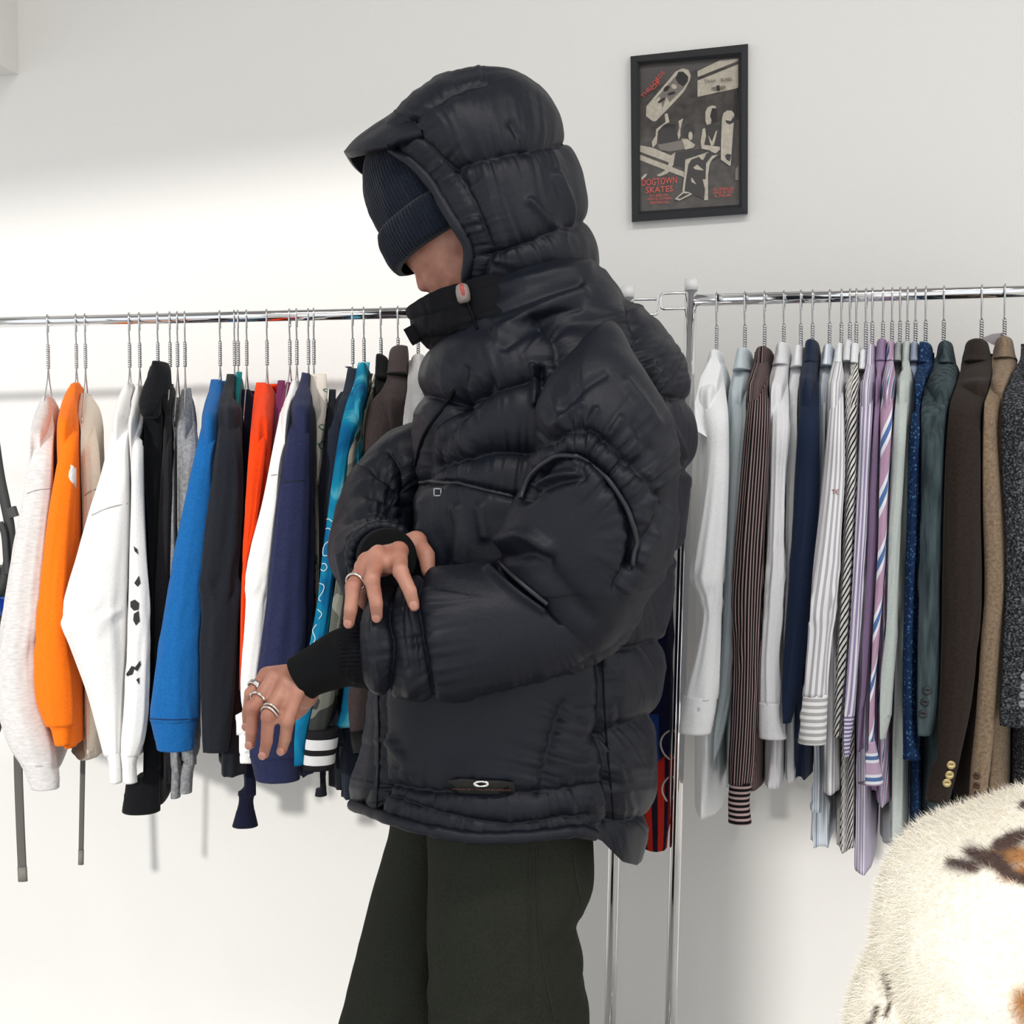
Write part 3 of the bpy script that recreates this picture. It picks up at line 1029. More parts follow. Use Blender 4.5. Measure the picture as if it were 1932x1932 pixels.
RG('pin', 'dress_shirt', 'dark brown pinstriped shirt with a long striped cuff', 'shirt', 'R', 1440, s_dark,
   [(664, 1424, 1448), (710, 1418, 1450), (780, 1408, 1454), (860, 1400, 1452), (950, 1392, 1447), (1050, 1384, 1442), (1150, 1380, 1438), (1250, 1382, 1434), (1350, 1380, 1430), (1430, 1375, 1426), (1478, 1374, 1420)], w=0.02, hem=1440,
   cuff=[(1474, 1376, 1420), (1510, 1374, 1414), (1552, 1374, 1418)], cuff_mat=s_darkh, collar=(658, 720, 17), holds='dark brown pinstriped shirt', fold=0.07, d=0.18, prio=7)
RG('w2', 'dress_shirt', 'white shirt right of the brown pinstriped one', 'shirt', 'R', 1476, m_shirtw2,
   [(664, 1464, 1486), (710, 1458, 1490), (800, 1456, 1490), (900, 1454, 1482), (1000, 1450, 1480), (1080, 1446, 1482), (1150, 1440, 1480), (1240, 1434, 1472), (1328, 1432, 1480)], w=0.02, hem=1440,
   cuff=[(1324, 1431, 1482), (1360, 1431, 1486), (1392, 1432, 1484)], collar=(650, 696, 14), holds='white shirt beside the brown pinstriped one', fold=0.1, d=0.17, prio=5)
RG('w3', 'dress_shirt', 'white shirt left of the navy one', 'shirt', 'R', 1508, m_shirtw,
   [(668, 1494, 1514), (720, 1490, 1516), (800, 1488, 1514), (900, 1484, 1506), (1000, 1480, 1500), (1120, 1474, 1494), (1240, 1466, 1488), (1340, 1462, 1484)], w=0.018, hem=1440, collar=(656, 700, 12), holds='white shirt beside the navy one', fold=0.1, d=0.13, prio=3)
RG('nv', 'dress_shirt', 'solid navy blue shirt', 'shirt', 'R', 1530, m_shnavy,
   [(656, 1518, 1540), (710, 1512, 1544), (800, 1506, 1546), (900, 1500, 1546), (1000, 1495, 1542), (1100, 1489, 1534), (1200, 1480, 1526), (1290, 1468, 1512), (1362, 1460, 1492)], w=0.018, hem=1420, collar=(645, 692, 14), holds='solid navy blue shirt', fold=0.07, d=0.18, prio=6)
RG('lb', 'dress_shirt', 'white shirt with fine light blue stripes right of the navy one', 'shirt', 'R', 1562, s_lblue,
   [(664, 1550, 1566), (720, 1546, 1568), (800, 1544, 1566), (900, 1540, 1562), (1050, 1534, 1556), (1200, 1526, 1548), (1340, 1526, 1546), (1440, 1530, 1548), (1530, 1530, 1546)], w=0.018, hem=1560, collar=(654, 698, 11), holds='fine light blue striped shirt', fold=0.14, d=0.12, prio=2)
RG('gs', 'dress_shirt', 'white and grey striped shirt with a rolled striped cuff', 'shirt', 'R', 1584, s_grey,
   [(662, 1574, 1588), (720, 1570, 1590), (800, 1562, 1592), (900, 1552, 1594), (1000, 1540, 1588), (1080, 1526, 1584), (1150, 1514, 1578), (1190, 1518, 1572), (1250, 1514, 1566), (1312, 1508, 1562)], w=0.018, hem=1440,
   cuff=[(1308, 1510, 1562), (1350, 1504, 1560), (1402, 1506, 1558)], cuff_mat=s_greyh, collar=(652, 694, 11), collar_mat=m_shirtw, holds='white and grey striped shirt', fold=0.06, d=0.2, prio=7)
RG('w4', 'dress_shirt', 'plain white shirt between two striped ones', 'shirt', 'R', 1600, m_shirtw2,
   [(658, 1590, 1606), (720, 1586, 1608), (820, 1582, 1606), (950, 1578, 1600), (1150, 1570, 1592), (1300, 1564, 1586)], w=0.014, hem=1420, collar=(646, 690, 11), holds='plain white shirt between two striped ones', fold=0.1, d=0.10, prio=1)
RG('bw1', 'dress_shirt', 'black and white striped shirt with a white collar and long tail', 'shirt', 'R', 1612, s_bws,
   [(664, 1600, 1618), (740, 1598, 1618), (850, 1597, 1616), (950, 1595, 1612), (1080, 1588, 1606), (1200, 1580, 1602), (1310, 1576, 1598), (1390, 1572, 1592)], w=0.02, hem=1545, collar=(652, 694, 11), collar_mat=m_shirtw, holds='black and white striped shirt with long tail', fold=0.07, d=0.18, prio=4)
RG('bw2', 'dress_shirt', 'narrow black and white striped shirt left of the lavender one', 'shirt', 'R', 1630, s_bw,
   [(676, 1614, 1628), (740, 1612, 1628), (850, 1610, 1624), (1000, 1604, 1618), (1200, 1594, 1610), (1390, 1580, 1600)], w=0.016, hem=1500, collar=(664, 706, 10), collar_mat=m_shirtw, holds='narrow black and white striped shirt', fold=0.08, d=0.12, prio=2)
RG('lav', 'dress_shirt', 'white shirt with lavender stripes', 'shirt', 'R', 1642, s_lav,
   [(664, 1630, 1646), (720, 1626, 1648), (800, 1620, 1644), (900, 1616, 1638), (1000, 1610, 1634), (1100, 1603, 1628), (1200, 1596, 1622), (1300, 1588, 1616), (1350, 1580, 1612)], w=0.018, hem=1580,
   cuff=[(1345, 1580, 1612), (1390, 1572, 1606), (1425, 1560, 1602)], cuff_mat=s_lavh, collar=(654, 700, 12), holds='lavender striped shirt', fold=0.06, d=0.19, prio=5)
RG('pu', 'dress_shirt', 'plain mauve purple shirt', 'shirt', 'R', 1662, m_purple,
   [(656, 1650, 1668), (710, 1646, 1668), (800, 1641, 1662), (900, 1638, 1656), (1000, 1634, 1654), (1100, 1630, 1648), (1200, 1622, 1642), (1300, 1612, 1636), (1335, 1608, 1630)], w=0.014, hem=1440,
   cuff=[(1330, 1608, 1630), (1375, 1606, 1626), (1415, 1605, 1622)], collar=(644, 690, 12), holds='mauve purple shirt', fold=0.06, d=0.18, prio=4)
RG('pk', 'dress_shirt', 'pink shirt with broad blue and white diagonal stripes', 'shirt', 'R', 1679, s_pink,
   [(660, 1670, 1684), (720, 1666, 1684), (800, 1660, 1682), (900, 1652, 1676), (1000, 1648, 1672), (1100, 1643, 1666), (1200, 1636, 1658), (1300, 1628, 1650), (1400, 1624, 1648)], w=0.014, hem=1460,
   cuff=[(1396, 1625, 1650), (1440, 1620, 1660), (1478, 1618, 1666)], cuff_mat=s_pinkh, collar=(648, 690, 10), holds='pink diagonal striped shirt', fold=0.05, d=0.2, prio=6)
RG('sg', 'dress_shirt', 'mid grey shirt right of the pink striped one', 'shirt', 'R', 1694, m_sgrey,
   [(662, 1684, 1698), (740, 1682, 1698), (850, 1678, 1692), (1000, 1672, 1688), (1200, 1664, 1682), (1400, 1656, 1690)], w=0.02, hem=1560, collar=(650, 690, 9), holds='mid grey shirt', fold=0.08, d=0.10, prio=1)
RG('sa', 'dress_shirt', 'pale sage grey shirt with an open cuff', 'shirt', 'R', 1708, m_sage,
   [(660, 1696, 1714), (720, 1690, 1714), (800, 1684, 1710), (900, 1680, 1704), (1000, 1673, 1698), (1100, 1666, 1694), (1200, 1662, 1692), (1290, 1652, 1686), (1350, 1642, 1682)], w=0.018, hem=1530,
   cuff=[(1345, 1643, 1682), (1370, 1638, 1676), (1392, 1634, 1670)], collar=(648, 700, 13), holds='pale sage grey shirt', fold=0.06, d=0.19, prio=5)
RG('bg', 'dress_shirt', 'light blue-grey shirt left of the speckled blue one', 'shirt', 'R', 1723, m_bgrey,
   [(660, 1714, 1730), (740, 1710, 1728), (850, 1702, 1718), (950, 1697, 1710), (1100, 1692, 1708), (1250, 1686, 1706), (1350, 1678, 1704)], w=0.014, hem=1480,
   cuff=[(1345, 1680, 1704), (1390, 1674, 1704), (1425, 1672, 1702)], collar=(650, 690, 10), holds='light blue-grey shirt', fold=0.06, d=0.15, prio=3)
RG('sp', 'dress_shirt', 'dark blue speckled shirt beside the teal grey blazer', 'shirt', 'R', 1742, m_speck,
   [(662, 1726, 1748), (720, 1722, 1746), (800, 1718, 1738), (900, 1714, 1732), (1000, 1712, 1728), (1100, 1708, 1724), (1250, 1704, 1720), (1380, 1704, 1722), (1432, 1704, 1736)], w=0.022, hem=1510, collar=(650, 694, 18), top_w=-4, holds='dark blue speckled shirt', fold=0.07, d=0.19, prio=4)
RG('tg', 'blazer', 'teal grey wool blazer with dark cuff buttons', 'blazer', 'R', 1776, m_tealg,
   [(668, 1770, 1790), (710, 1752, 1794), (760, 1738, 1790), (830, 1734, 1782), (950, 1732, 1776), (1100, 1729, 1772), (1250, 1725, 1770), (1330, 1722, 1766), (1385, 1719, 1758)], w=0.03, hem=1480, collar=(648, 694, 15), top_w=4, holds='teal grey wool blazer', fold=0.035, d=0.2, thick=0.9, prio=6)
RG('es', 'blazer', 'espresso brown blazer with gold cuff buttons', 'blazer', 'R', 1847, m_espresso,
   [(664, 1822, 1856), (710, 1804, 1858), (760, 1784, 1856), (820, 1780, 1850), (950, 1778, 1848), (1100, 1776, 1850), (1220, 1774, 1842), (1320, 1770, 1832), (1420, 1760, 1812), (1510, 1746, 1790)], w=0.035, hem=1580, collar=(644, 690, 22), top_w=-8, holds='espresso brown blazer', fold=0.035, d=0.2, thick=0.9, prio=6)
RG('ca', 'coat', 'camel wool coat with brown cuff buttons', 'coat', 'R', 1890, m_camel,
   [(660, 1876, 1904), (710, 1858, 1900), (770, 1838, 1884), (830, 1838, 1880), (920, 1848, 1886), (1020, 1856, 1892), (1120, 1858, 1894), (1220, 1850, 1886), (1350, 1842, 1876), (1450, 1832, 1866), (1528, 1828, 1856)], w=0.026, hem=1600, collar=(640, 684, 17), holds='camel wool coat', fold=0.03, d=0.2, thick=0.9, prio=6)
RG('tw', 'blazer', 'charcoal tweed blazer at the far end of the rail', 'blazer', 'R', 1952, m_tweed,
   [(650, 1914, 1980), (700, 1898, 1990), (760, 1878, 1986), (840, 1884, 1976), (950, 1890, 1972), (1100, 1892, 1970), (1250, 1880, 1966), (1366, 1876, 1950)], w=0.045, hem=1520, collar=(636, 690, 24), holds='charcoal tweed blazer', fold=0.03, d=0.2, thick=0.8, prio=6)
build_garments()

# details on the garments
m_print = plain('print_white', (0.8, 0.8, 0.8), 0.7)
m_inkp = plain('print_black', (0.012, 0.012, 0.012), 0.7)


for key, pts, c in (('white', [(174, 972), (205, 958), (240, 950)], lin(170, 168, 168)), ('cream', [(157, 938), (172, 926), (190, 920)], lin(160, 150, 138)),
                    ('navy', [(527, 912), (550, 908), (574, 906)], lin(20, 22, 42)), ('heather', [(52, 931), (72, 924), (96, 922)], lin(170, 165, 165)),
                    ('white3', [(512, 897), (524, 895), (534, 895)], lin(170, 170, 170)), ('blue', [(284, 1356), (325, 1358), (372, 1356)], lin(8, 40, 84)),
                    ('brown', [(686, 742), (710, 738), (736, 742)], lin(26, 22, 22))):
    e, parts = GARM[key]
    o = surf_line('seam', pts, parts[:1], 0.0011, plain('thread_' + key, c, 0.9), None, off=0.0004)
    if o:
        o.parent = parts[0]
        o.location = -Vector(parts[0]['_w'])


def stick(o, par):
    if o is not None:
        o.parent = par
        o.location = Vector(o['_w']) - Vector(par['_w'])
    return o


# white blot print on the orange sweatshirt, pouch edge
e, parts = GARM['orange']
blot = [(141, 872), (147, 874), (151, 884), (151, 905), (151, 922), (145, 922), (139, 912), (134, 900), (136, 884)]
blot = [(x_ - 9, y_) for x_, y_ in blot]
o = decal('print', blot, parts, m_print, None, 0.002)
stick(o, e)
# black marks on the second white sweatshirt's sleeve (plain generic squiggles)
e, parts = GARM['white2']
for poly in ([(270, 1030), (276, 1036), (278, 1046), (272, 1040)], [(271, 1100), (279, 1086), (282, 1100), (277, 1107)], [(264, 1135), (272, 1131), (280, 1138), (279, 1150), (270, 1152), (264, 1145)],
             [(270, 1158), (279, 1152), (281, 1172), (274, 1180), (269, 1170)], [(256, 1272), (266, 1256), (272, 1258), (268, 1272), (259, 1276)], [(270, 1262), (281, 1246), (283, 1254), (276, 1266)], [(274, 1282), (280, 1278), (280, 1292)]):
    stick(decal('print', [(x_ - 17, y_) for x_, y_ in poly], [p for p in parts if not p.name.startswith('cuff')], m_inkp, None, 0.0015, n=3), e)
# white outline squiggles on the tie-dye sleeve
e, parts = GARM['tie']
wl_m = plain('print_pale', (0.6, 0.7, 0.72), 0.7)
for pts in ([(614, 985), (620, 978), (628, 985), (634, 981)], [(612, 1002), (620, 996), (628, 1006), (622, 1020), (610, 1030), (608, 1048), (618, 1048)], [(602, 1070), (612, 1062), (618, 1070), (612, 1078), (606, 1074)],
            [(600, 1100), (612, 1104), (608, 1120), (598, 1130), (606, 1134)], [(600, 1150), (608, 1158), (602, 1168)], [(598, 1178), (590, 1190), (596, 1204), (590, 1216)]):
    stick(surf_line('print', pts, parts[:1], 0.0009, wl_m, None, off=0.0008, step=3), e)


# buttons
def button(par, objs, px, py, r_px, mat, name='button'):
    h = hit(px, py, objs)
    if not h:
        return
    c, n = np.array(h[0]), np.array(h[1])
    r = r_px / (F / c[1])
    pts = [c - n * 0.001, c + n * 0.0015, c + n * 0.0022, c + n * 0.0016]
    v, f = sweep(np.array(pts), [r, r, r * 0.8, r * 0.45], None, 16)
    stick(mk(name, v, f, mat, None, keep=False), par)


m_bdark = plain('button_dark', (0.02, 0.025, 0.028), 0.35)
m_bgold = plain('button_gold', lin(200, 180, 130), 0.3, 0.7)
m_bbrown = plain('button_brown', lin(70, 40, 28), 0.3)
m_bgrey = plain('button_grey', (0.25, 0.26, 0.27), 0.35)
for key, pos, r_, mt in (('tg', [(1749, 1303), (1745, 1325), (1741, 1347)], 8, m_bdark), ('es', [(1794, 1443), (1791, 1462), (1786, 1477)], 8.5, m_bgold),
                         ('ca', [(1843, 1464), (1843, 1482), (1844, 1498)], 6, m_bbrown), ('tw', [(1932, 1276), (1931, 1296), (1929, 1311), (1928, 1328)], 7, m_bgrey),
                         ('w1', [(1320, 1337)], 3, m_shirtw2)):
    e, parts = GARM[key]
    for x, y in pos:
        button(e, parts[:2], x, y, r_, mt)


# open shirt collars: leaf of the first white shirt
e, parts = GARM['w1']
poly = np.array([(1352, 670), (1360, 690), (1352, 730), (1344, 780), (1336, 826), (1313, 812), (1311, 760), (1322, 712), (1340, 676)], float)
Rp = np.array(e['_w'])
vv, ff = [], []
for k_, dz in ((0, 0.0), (1, 0.003)):
    for q in poly:
        yy = Rp[1] - 0.10 - 0.07 * min(1, max(0, (q[1] - 680) / 130)) - dz
        vv.append(P(q[0], q[1], yy))
n_ = len(poly)
ff = [tuple(range(n_))[::-1], tuple(range(n_, 2 * n_))] + [(i, (i + 1) % n_, n_ + (i + 1) % n_, n_ + i) for i in range(n_)]
stick(mk('collar_leaf', vv, ff, m_shirtw, None, smooth=False, keep=False), e)


# lettering
def text_decal(txt, objs, par, x0, y0, x1, y1, mat, slant=0.0, off=0.0012, name='lettering'):
    cu = bpy.data.curves.new('t', 'FONT')
    cu.body = txt
    cu.resolution_u = 2
    ob = bpy.data.objects.new('t', cu)
    COL.objects.link(ob)
    dg = bpy.context.evaluated_depsgraph_get()
    me = bpy.data.meshes.new_from_object(ob.evaluated_get(dg))
    vs = np.array([v.co[:] for v in me.vertices])
    fs = [tuple(p.vertices) for p in me.polygons]
    bpy.data.objects.remove(ob)
    if len(vs) == 0:
        return
    mn, mx = vs.min(0), vs.max(0)
    u = (vs[:, 0] - mn[0]) / (mx[0] - mn[0])
    w = (vs[:, 1] - mn[1]) / (mx[1] - mn[1])
    out = []
    for a, b in zip(u, w):
        px = x0 + (x1 - x0) * a + slant * b * (0 if isinstance(y1, tuple) else abs(y1 - y0))
        py = y1[0] + (y1[1] - y1[0]) * a if isinstance(y1, tuple) else y1
        hgt = (y0 - (y1 if not isinstance(y1, tuple) else y1[0]))
        py = py + hgt * b
        if callable(objs):
            out.append(objs(px, py))
        else:
            h = hit(px, py, objs)
            if h is None:
                return
            out.append(np.array(h[0]) + np.array(h[1]) * off)
    return stick(mk(name, out, fs, mat, None, smooth=False, keep=False), par)


e, parts = GARM['camo']
text_decal('DNVS\u00ae', parts[:1], e, 578, 1347, 609, 1361, m_print, slant=0.25)
e, parts = GARM['gs']
text_decal('T\u20ac', parts[:1], e, 1569, 923, 1582, 933, plain('embroidery_red', lin(140, 20, 40), 0.8))

# webbing straps hanging below the sweatshirts
m_web = plain('webbing', lin(96, 94, 90), 0.85, bs=(400, 0.4, 0.001))
m_tip = plain('strap_tip', lin(120, 118, 110), 0.6)


def strap(path, Y, hw_px, label, px_h):
    q = smooth_path(np.array(path, float), 60)
    pts = Pv(q[:, 0], q[:, 1], Y)
    hw = hw_px / (F / Y)
    Rp = pts[0]
    e = empty('webbing_strap', Rp)
    tag(e, label, 'strap', 'webbing straps')
    v, f = sweep(pts, hw, 0.0012, 8)
    stick(mk('band', v, f, m_web, None, keep=False), e)
    a, b = pts[-1], pts[-1] + (pts[-1] - pts[-4]) / np.linalg.norm(pts[-1] - pts[-4]) * 0.024
    v, f = sweep(np.array([a - (b - a) * 0.2, (a + b) / 2, b]), hw * 1.1, 0.003, 8)
    stick(mk('end_tip', v, f, m_tip, None, keep=False), e)
    return e


strap([(70, 1000), (62, 1080), (50, 1180), (34, 1320), (34, 1430), (38, 1550), (42, 1640)], 1.965, 8.5, 'wide grey webbing strap hanging below the heather sweatshirt', 95)
strap([(163, 1372), (161, 1385), (159, 1395), (157, 1410), (155, 1500), (153, 1608)], 1.945, 5, 'narrow grey webbing strap hanging below the cream sweatshirt', 165)

# backpack at the left end of the rail
Rp = railp('L', -25)
e = empty('backpack', Rp)
tag(e, 'black nylon backpack with a blue panel hanging at the rail end', 'backpack')
m_nyl = plain('backpack_nylon', lin(44, 45, 46), 0.6, bs=(300, 0.3, 0.001))
Yb = 1.83
q = smooth_path(np.array([(-25, 612), (-22, 700), (-14, 800), (-2, 890), (10, 950), (19, 1000), (18, 1045), (8, 1090), (-10, 1130)], float), 60)
v, f = sweep(Pv(q[:, 0], q[:, 1], Yb), 10 / (F / Yb), 0.005, 10)
stick(mk('shoulder_strap', v, f, m_nyl, None, keep=False), e)
q = smooth_path(np.array([(0, 985), (8, 1010), (12, 1060), (14, 1085)], float), 20)
v, f = sweep(Pv(q[:, 0], q[:, 1], Yb - 0.01), 6 / (F / Yb), 0.002, 8)
stick(mk('adjuster_webbing', v, f, m_nyl, None, keep=False), e)
m = MB()
c = P(24, 966, Yb - 0.006)
m.box(c, (0.014, 0.01, 0.018), np.array(Matrix.Rotation(0.3, 3, 'Y')))
stick(m.build('buckle', plain('buckle_plastic', (0.02, 0.02, 0.022), 0.4), None), e)
rows = []
for y, xl, xr in ((1070, -230, 6), (1090, -240, 14), (1130, -244, 15), (1180, -244, 10), (1300, -244, 2), (1380, -236, -6), (1400, -220, -20)):
    c = P((xl + xr) / 2, y, 1.86)
    rows.append((c[0], c[1], c[2], (xr - xl) / 2 / (F / 1.86), 0, 0, 0.06))
v, f, uv = loft(rows, 36, 30, 0.02, 3, 3, expo=3)
bagb = stick(mk('bag_body', v, f, m_nyl, None, uv=uv), e)
o = decal('blue_panel', [(-20, 1128), (10, 1126), (9, 1140), (4, 1158), (-20, 1172)], [bagb], plain('blue_nylon', lin(60, 110, 200), 0.5), None, 0.002)
stick(o, e)

# striped jersey on the end loop of the left rack, seen behind the person's back
Rp = railp('L', 1216) + np.array([0, 0, -0.012])
e = empty('football_jersey', Rp)
tag(e, 'red and black striped jersey hanging behind the person', 'jersey', 'garments on the left rack')
m_jer = stripe_mat('jersey_stripe', [(0, lin(170, 34, 24)), (0.55, lin(26, 16, 34))], 0.023)
m_jnavy = FB('jersey_navy', 14, 18, 48)
m_jblue = FB('jersey_blue', 26, 54, 110)
Yj = Rp[1]


def jrows(lst):
    rows = []
    for y, xl, xr in lst:
        c = P((xl + xr) / 2, y, Yj)
        rows.append((c[0], c[1], c[2], (xr - xl) / 2 / (F / Yj), 0, 0, 0.03))
    return rows


v, f, uv = loft(jrows([(650, 1208, 1226), (700, 1204, 1244), (800, 1202, 1266), (1000, 1200, 1270), (1200, 1198, 1270), (1360, 1198, 1268), (1424, 1198, 1266)]), 40, 40, 0.08, 11, 6)
stick(mk('body', v, f, m_jnavy, None, uv=uv), e)
v, f, uv = loft(jrows([(1340, 1198, 1250), (1400, 1199, 1252), (1428, 1200, 1253)]), 40, 12, 0.03, 12, 6)
vv_ = v - np.array([0, 0.004, 0])
stick(mk('side_panel', vv_, f, m_jblue, None, uv=uv), e)
v, f, uv = loft(jrows([(1420, 1199, 1266), (1500, 1201, 1265), (1560, 1206, 1262), (1596, 1210, 1258)]), 40, 24, 0.06, 13, 6)
jb = stick(mk('striped_hem', v, f, m_jer, None, uv=uv), e)
m_jw = plain('jersey_print', lin(190, 180, 170), 0.7)
for pts in ([(1262, 1378), (1250, 1388), (1246, 1405), (1252, 1422), (1262, 1432)], [(1260, 1466), (1251, 1478), (1249, 1494), (1257, 1511)]):
    stick(surf_line('print', pts, [o_ for o_ in e.children if o_.name.startswith(('body', 'striped', 'side'))], 0.0018, m_jw, None, off=0.001, step=3), e)
m = MB()
hk = smooth_path(np.array([Rp + [0, -0.004, -0.03], Rp + [0, -0.006, 0.0], Rp + [0, 0.0, 0.006], Rp + [0, 0.006, -0.002]]), 20)
v, f = sweep(hk, 0.0013, None, 6)
m.add(v, f)
v, f = sweep(resample(np.array([Rp + [0, -0.004, -0.03], Rp + [0, 0, -0.09], Rp + [0.02, 0.0, -0.13], Rp + [-0.02, 0.0, -0.13], Rp + [0, 0, -0.09]]), 20), 0.0013, None, 6)
m.add(v, f)
h_ = m.build('wire_hanger', M_WIRE, None, True, origin=Rp)
tag(h_, 'short wire hanger holding the striped jersey on the end loop', 'hanger', 'twisted wire hangers')

# paper tag at the camel coat's hanger
Rc = railp('R', 1888)
poly = np.array([(1852, 638), (1872, 630), (1892, 628), (1896, 640), (1888, 652), (1872, 650)], float)
vv = [P(x, y, Rc[1] + 0.004) for x, y in poly] + [P(x, y, Rc[1] + 0.005) for x, y in poly]
n_ = len(poly)
ff = [tuple(range(n_)), tuple(range(n_, 2 * n_))[::-1]] + [(i, (i + 1) % n_, n_ + (i + 1) % n_, n_ + i) for i in range(n_)]
o = mk('paper_tag', vv, ff, plain('tag_paper', lin(160, 152, 158), 0.8), smooth=False, keep=False)
tag(o, 'small grey paper tag hooked over the camel coat hanger', 'tag')

# ------------------------------------------------------------------ framed poster
M_FRAME = plain('poster_frame_black', (0.006, 0.007, 0.011), 0.6)
outer = [(1189.6, 106.3), (1411.4, 82.7), (1410.8, 403.6), (1192, 419)]
inner = [(1206.3, 120.6), (1393.9, 105.2), (1394.8, 386), (1208.4, 399)]
pc = wallP(1300, 250, 0)
pe = empty('framed_poster', pc)
tag(pe, 'black framed skateboard advertisement poster on the white wall', 'poster')
for i in range(4):
    j = (i + 1) % 4
    prof = []
    for (a, b) in ((outer[i], inner[i]), (outer[j], inner[j])):
        prof.append([wallP(*a, -0.001), wallP(*a, 0.017), wallP(*((np.array(a) * 0.3 + np.array(b) * 0.7)), 0.019), wallP(*b, 0.014), wallP(*b, -0.001)])
    v = prof[0] + prof[1]
    f = [(k, (k + 1) % 5, 5 + (k + 1) % 5, 5 + k) for k in range(5)] + [(4, 3, 2, 1, 0), (5, 6, 7, 8, 9)]
    stick(mk('frame_rail', v, f, M_FRAME, None, smooth=False, keep=False), pe)


def Z7(x, y):
    return 1170 + x / 5.365, 70 + y / 5.365


LAY = [0.004]


def flat(poly, mat, name='printed_shape', z7=True):
    LAY[0] += 0.00012
    pts = [Z7(*p) if z7 else p for p in poly]
    v = [wallP(x, y, LAY[0]) for x, y in pts]
    stick(mk(name, v, [tuple(range(len(v)))], mat, sheet, smooth=False, keep=False), sheet)


v = [wallP(x, y, 0.004) for x, y in inner] + [wallP(x, y, 0.002) for x, y in inner]
sheet = stick(mk('poster_sheet', v, [(0, 1, 2, 3), (7, 6, 5, 4), (0, 4, 5, 1), (1, 5, 6, 2), (2, 6, 7, 3), (3, 7, 4, 0)], ramp_mat('poster_ink', [(0.3, lin(70, 67, 66)), (0.7, lin(92, 88, 86))], 60, 0.7, bumpst=0.0), None, smooth=False, keep=False), pe)
pc_cream = ramp_mat('poster_cream', [(0.3, lin(176, 168, 154)), (0.7, lin(198, 190, 176))], 120, 0.7, bumpst=0.0)
pc_dark = plain('poster_dark', lin(44, 41, 42), 0.7)
pc_mid = plain('poster_mid', lin(118, 112, 106), 0.7)
pc_red = plain('poster_red', lin(214, 74, 62), 0.7)


def ell(cx, cy, rx, ry, n=16, rot=0.0):
    return [(cx + rx * math.cos(a) * math.cos(rot) - ry * math.sin(a) * math.sin(rot), cy + rx * math.cos(a) * math.sin(rot) + ry * math.sin(a) * math.cos(rot)) for a in np.linspace(0, 2 * math.pi, n, endpoint=False)]


flat([(205, 295), (1195, 200), (1195, 300), (780, 330), (520, 420), (205, 600)], pc_mid if False else plain('poster_dusk', lin(82, 78, 78), 0.7))
flat([(265, 700), (520, 400), (560, 350), (630, 315), (690, 330), (715, 385), (705, 440), (640, 560), (480, 730), (360, 852), (330, 852), (262, 800)], pc_cream)
flat([(345, 640), (540, 420), (610, 345), (690, 400), (690, 450), (640, 520), (500, 660), (470, 600), (430, 720), (400, 600)], pc_mid)
flat([(590, 350), (640, 350), (690, 400), (680, 450), (640, 500), (590, 470), (560, 420)], pc_dark)
for cx, cy, rx, ry, rt in ((470, 520, 40, 22, -0.8), (520, 570, 44, 16, -0.3), (420, 640, 46, 14, -0.6), (545, 500, 30, 24, 0.4)):
    flat(ell(cx, cy, rx, ry, 10, rt), pc_cream if rx == 30 else pc_dark)
flat([(783, 345), (1010, 235), (1198, 215), (1198, 240), (785, 405)], pc_cream)
flat([(783, 440), (1196, 275), (1196, 510), (1175, 520), (783, 605)], pc_cream)
# seated figures, bench, boards
flat([(200, 1095), (330, 1120), (520, 1200), (510, 1275), (200, 1160)], pc_cream)
flat([(200, 1190), (490, 1300), (660, 1370), (650, 1420), (200, 1245)], pc_cream)
flat([(520, 1195), (560, 1165), (540, 1290), (480, 1380), (400, 1410), (370, 1400), (470, 1340)], pc_cream)
flat([(450, 780), (480, 770), (500, 860), (440, 890), (385, 950), (370, 1080), (330, 1120), (320, 1060), (360, 1000), (365, 930), (460, 860)], pc_cream)
flat([(470, 880), (560, 880), (580, 1040), (400, 1090), (380, 960)], pc_dark)
flat([(590, 850), (640, 820), (610, 930), (610, 1000), (590, 1040), (580, 980), (600, 920)], pc_cream)
flat(ell(690, 950, 60, 70, 14), pc_dark)
flat(ell(712, 1000, 22, 44, 12), pc_cream)
flat([(380, 1090), (640, 1040), (760, 1080), (740, 1120), (500, 1160), (400, 1140)], pc_mid)
flat([(620, 1030), (680, 1030), (760, 1090), (740, 1120), (660, 1140), (640, 1070)], pc_cream)
flat([(560, 1170), (820, 1130), (700, 1250), (660, 1310), (540, 1290)], pc_dark)
flat([(862, 760), (885, 710), (930, 690), (970, 700), (970, 790), (940, 800), (915, 880), (880, 890), (862, 850)], pc_cream)
flat([(930, 720), (975, 720), (985, 850), (940, 880), (910, 800)], pc_dark)
flat([(870, 900), (1010, 880), (1020, 1110), (860, 1120), (840, 960)], pc_dark)
flat([(835, 930), (860, 920), (870, 1000), (850, 1090), (1010, 1110), (1010, 1140), (940, 1200), (900, 1180), (920, 1150), (825, 1130), (815, 1060)], pc_cream)
flat([(890, 990), (930, 1060), (965, 960), (985, 940), (950, 1090), (920, 1105)], pc_cream)
flat([(820, 1160), (900, 1150), (1020, 1200), (960, 1230), (900, 1250), (890, 1480), (880, 1650), (650, 1560), (650, 1300), (680, 1240)], pc_dark)
flat([(660, 1240), (900, 1160), (860, 1190), (720, 1240), (690, 1290), (660, 1480), (650, 1570), (630, 1560), (650, 1400)], pc_cream)
flat([(870, 1280), (930, 1200), (990, 1190), (930, 1240), (905, 1290), (890, 1400), (890, 1650), (850, 1650), (860, 1540), (835, 1440), (865, 1440)], pc_cream)
flat([(800, 1200), (870, 1190), (840, 1245), (810, 1230)], pc_cream)
flat([(740, 1320), (780, 1290), (850, 1350), (760, 1340)], pc_cream)
flat([(720, 1420), (740, 1440), (770, 1490), (720, 1465)], pc_cream)
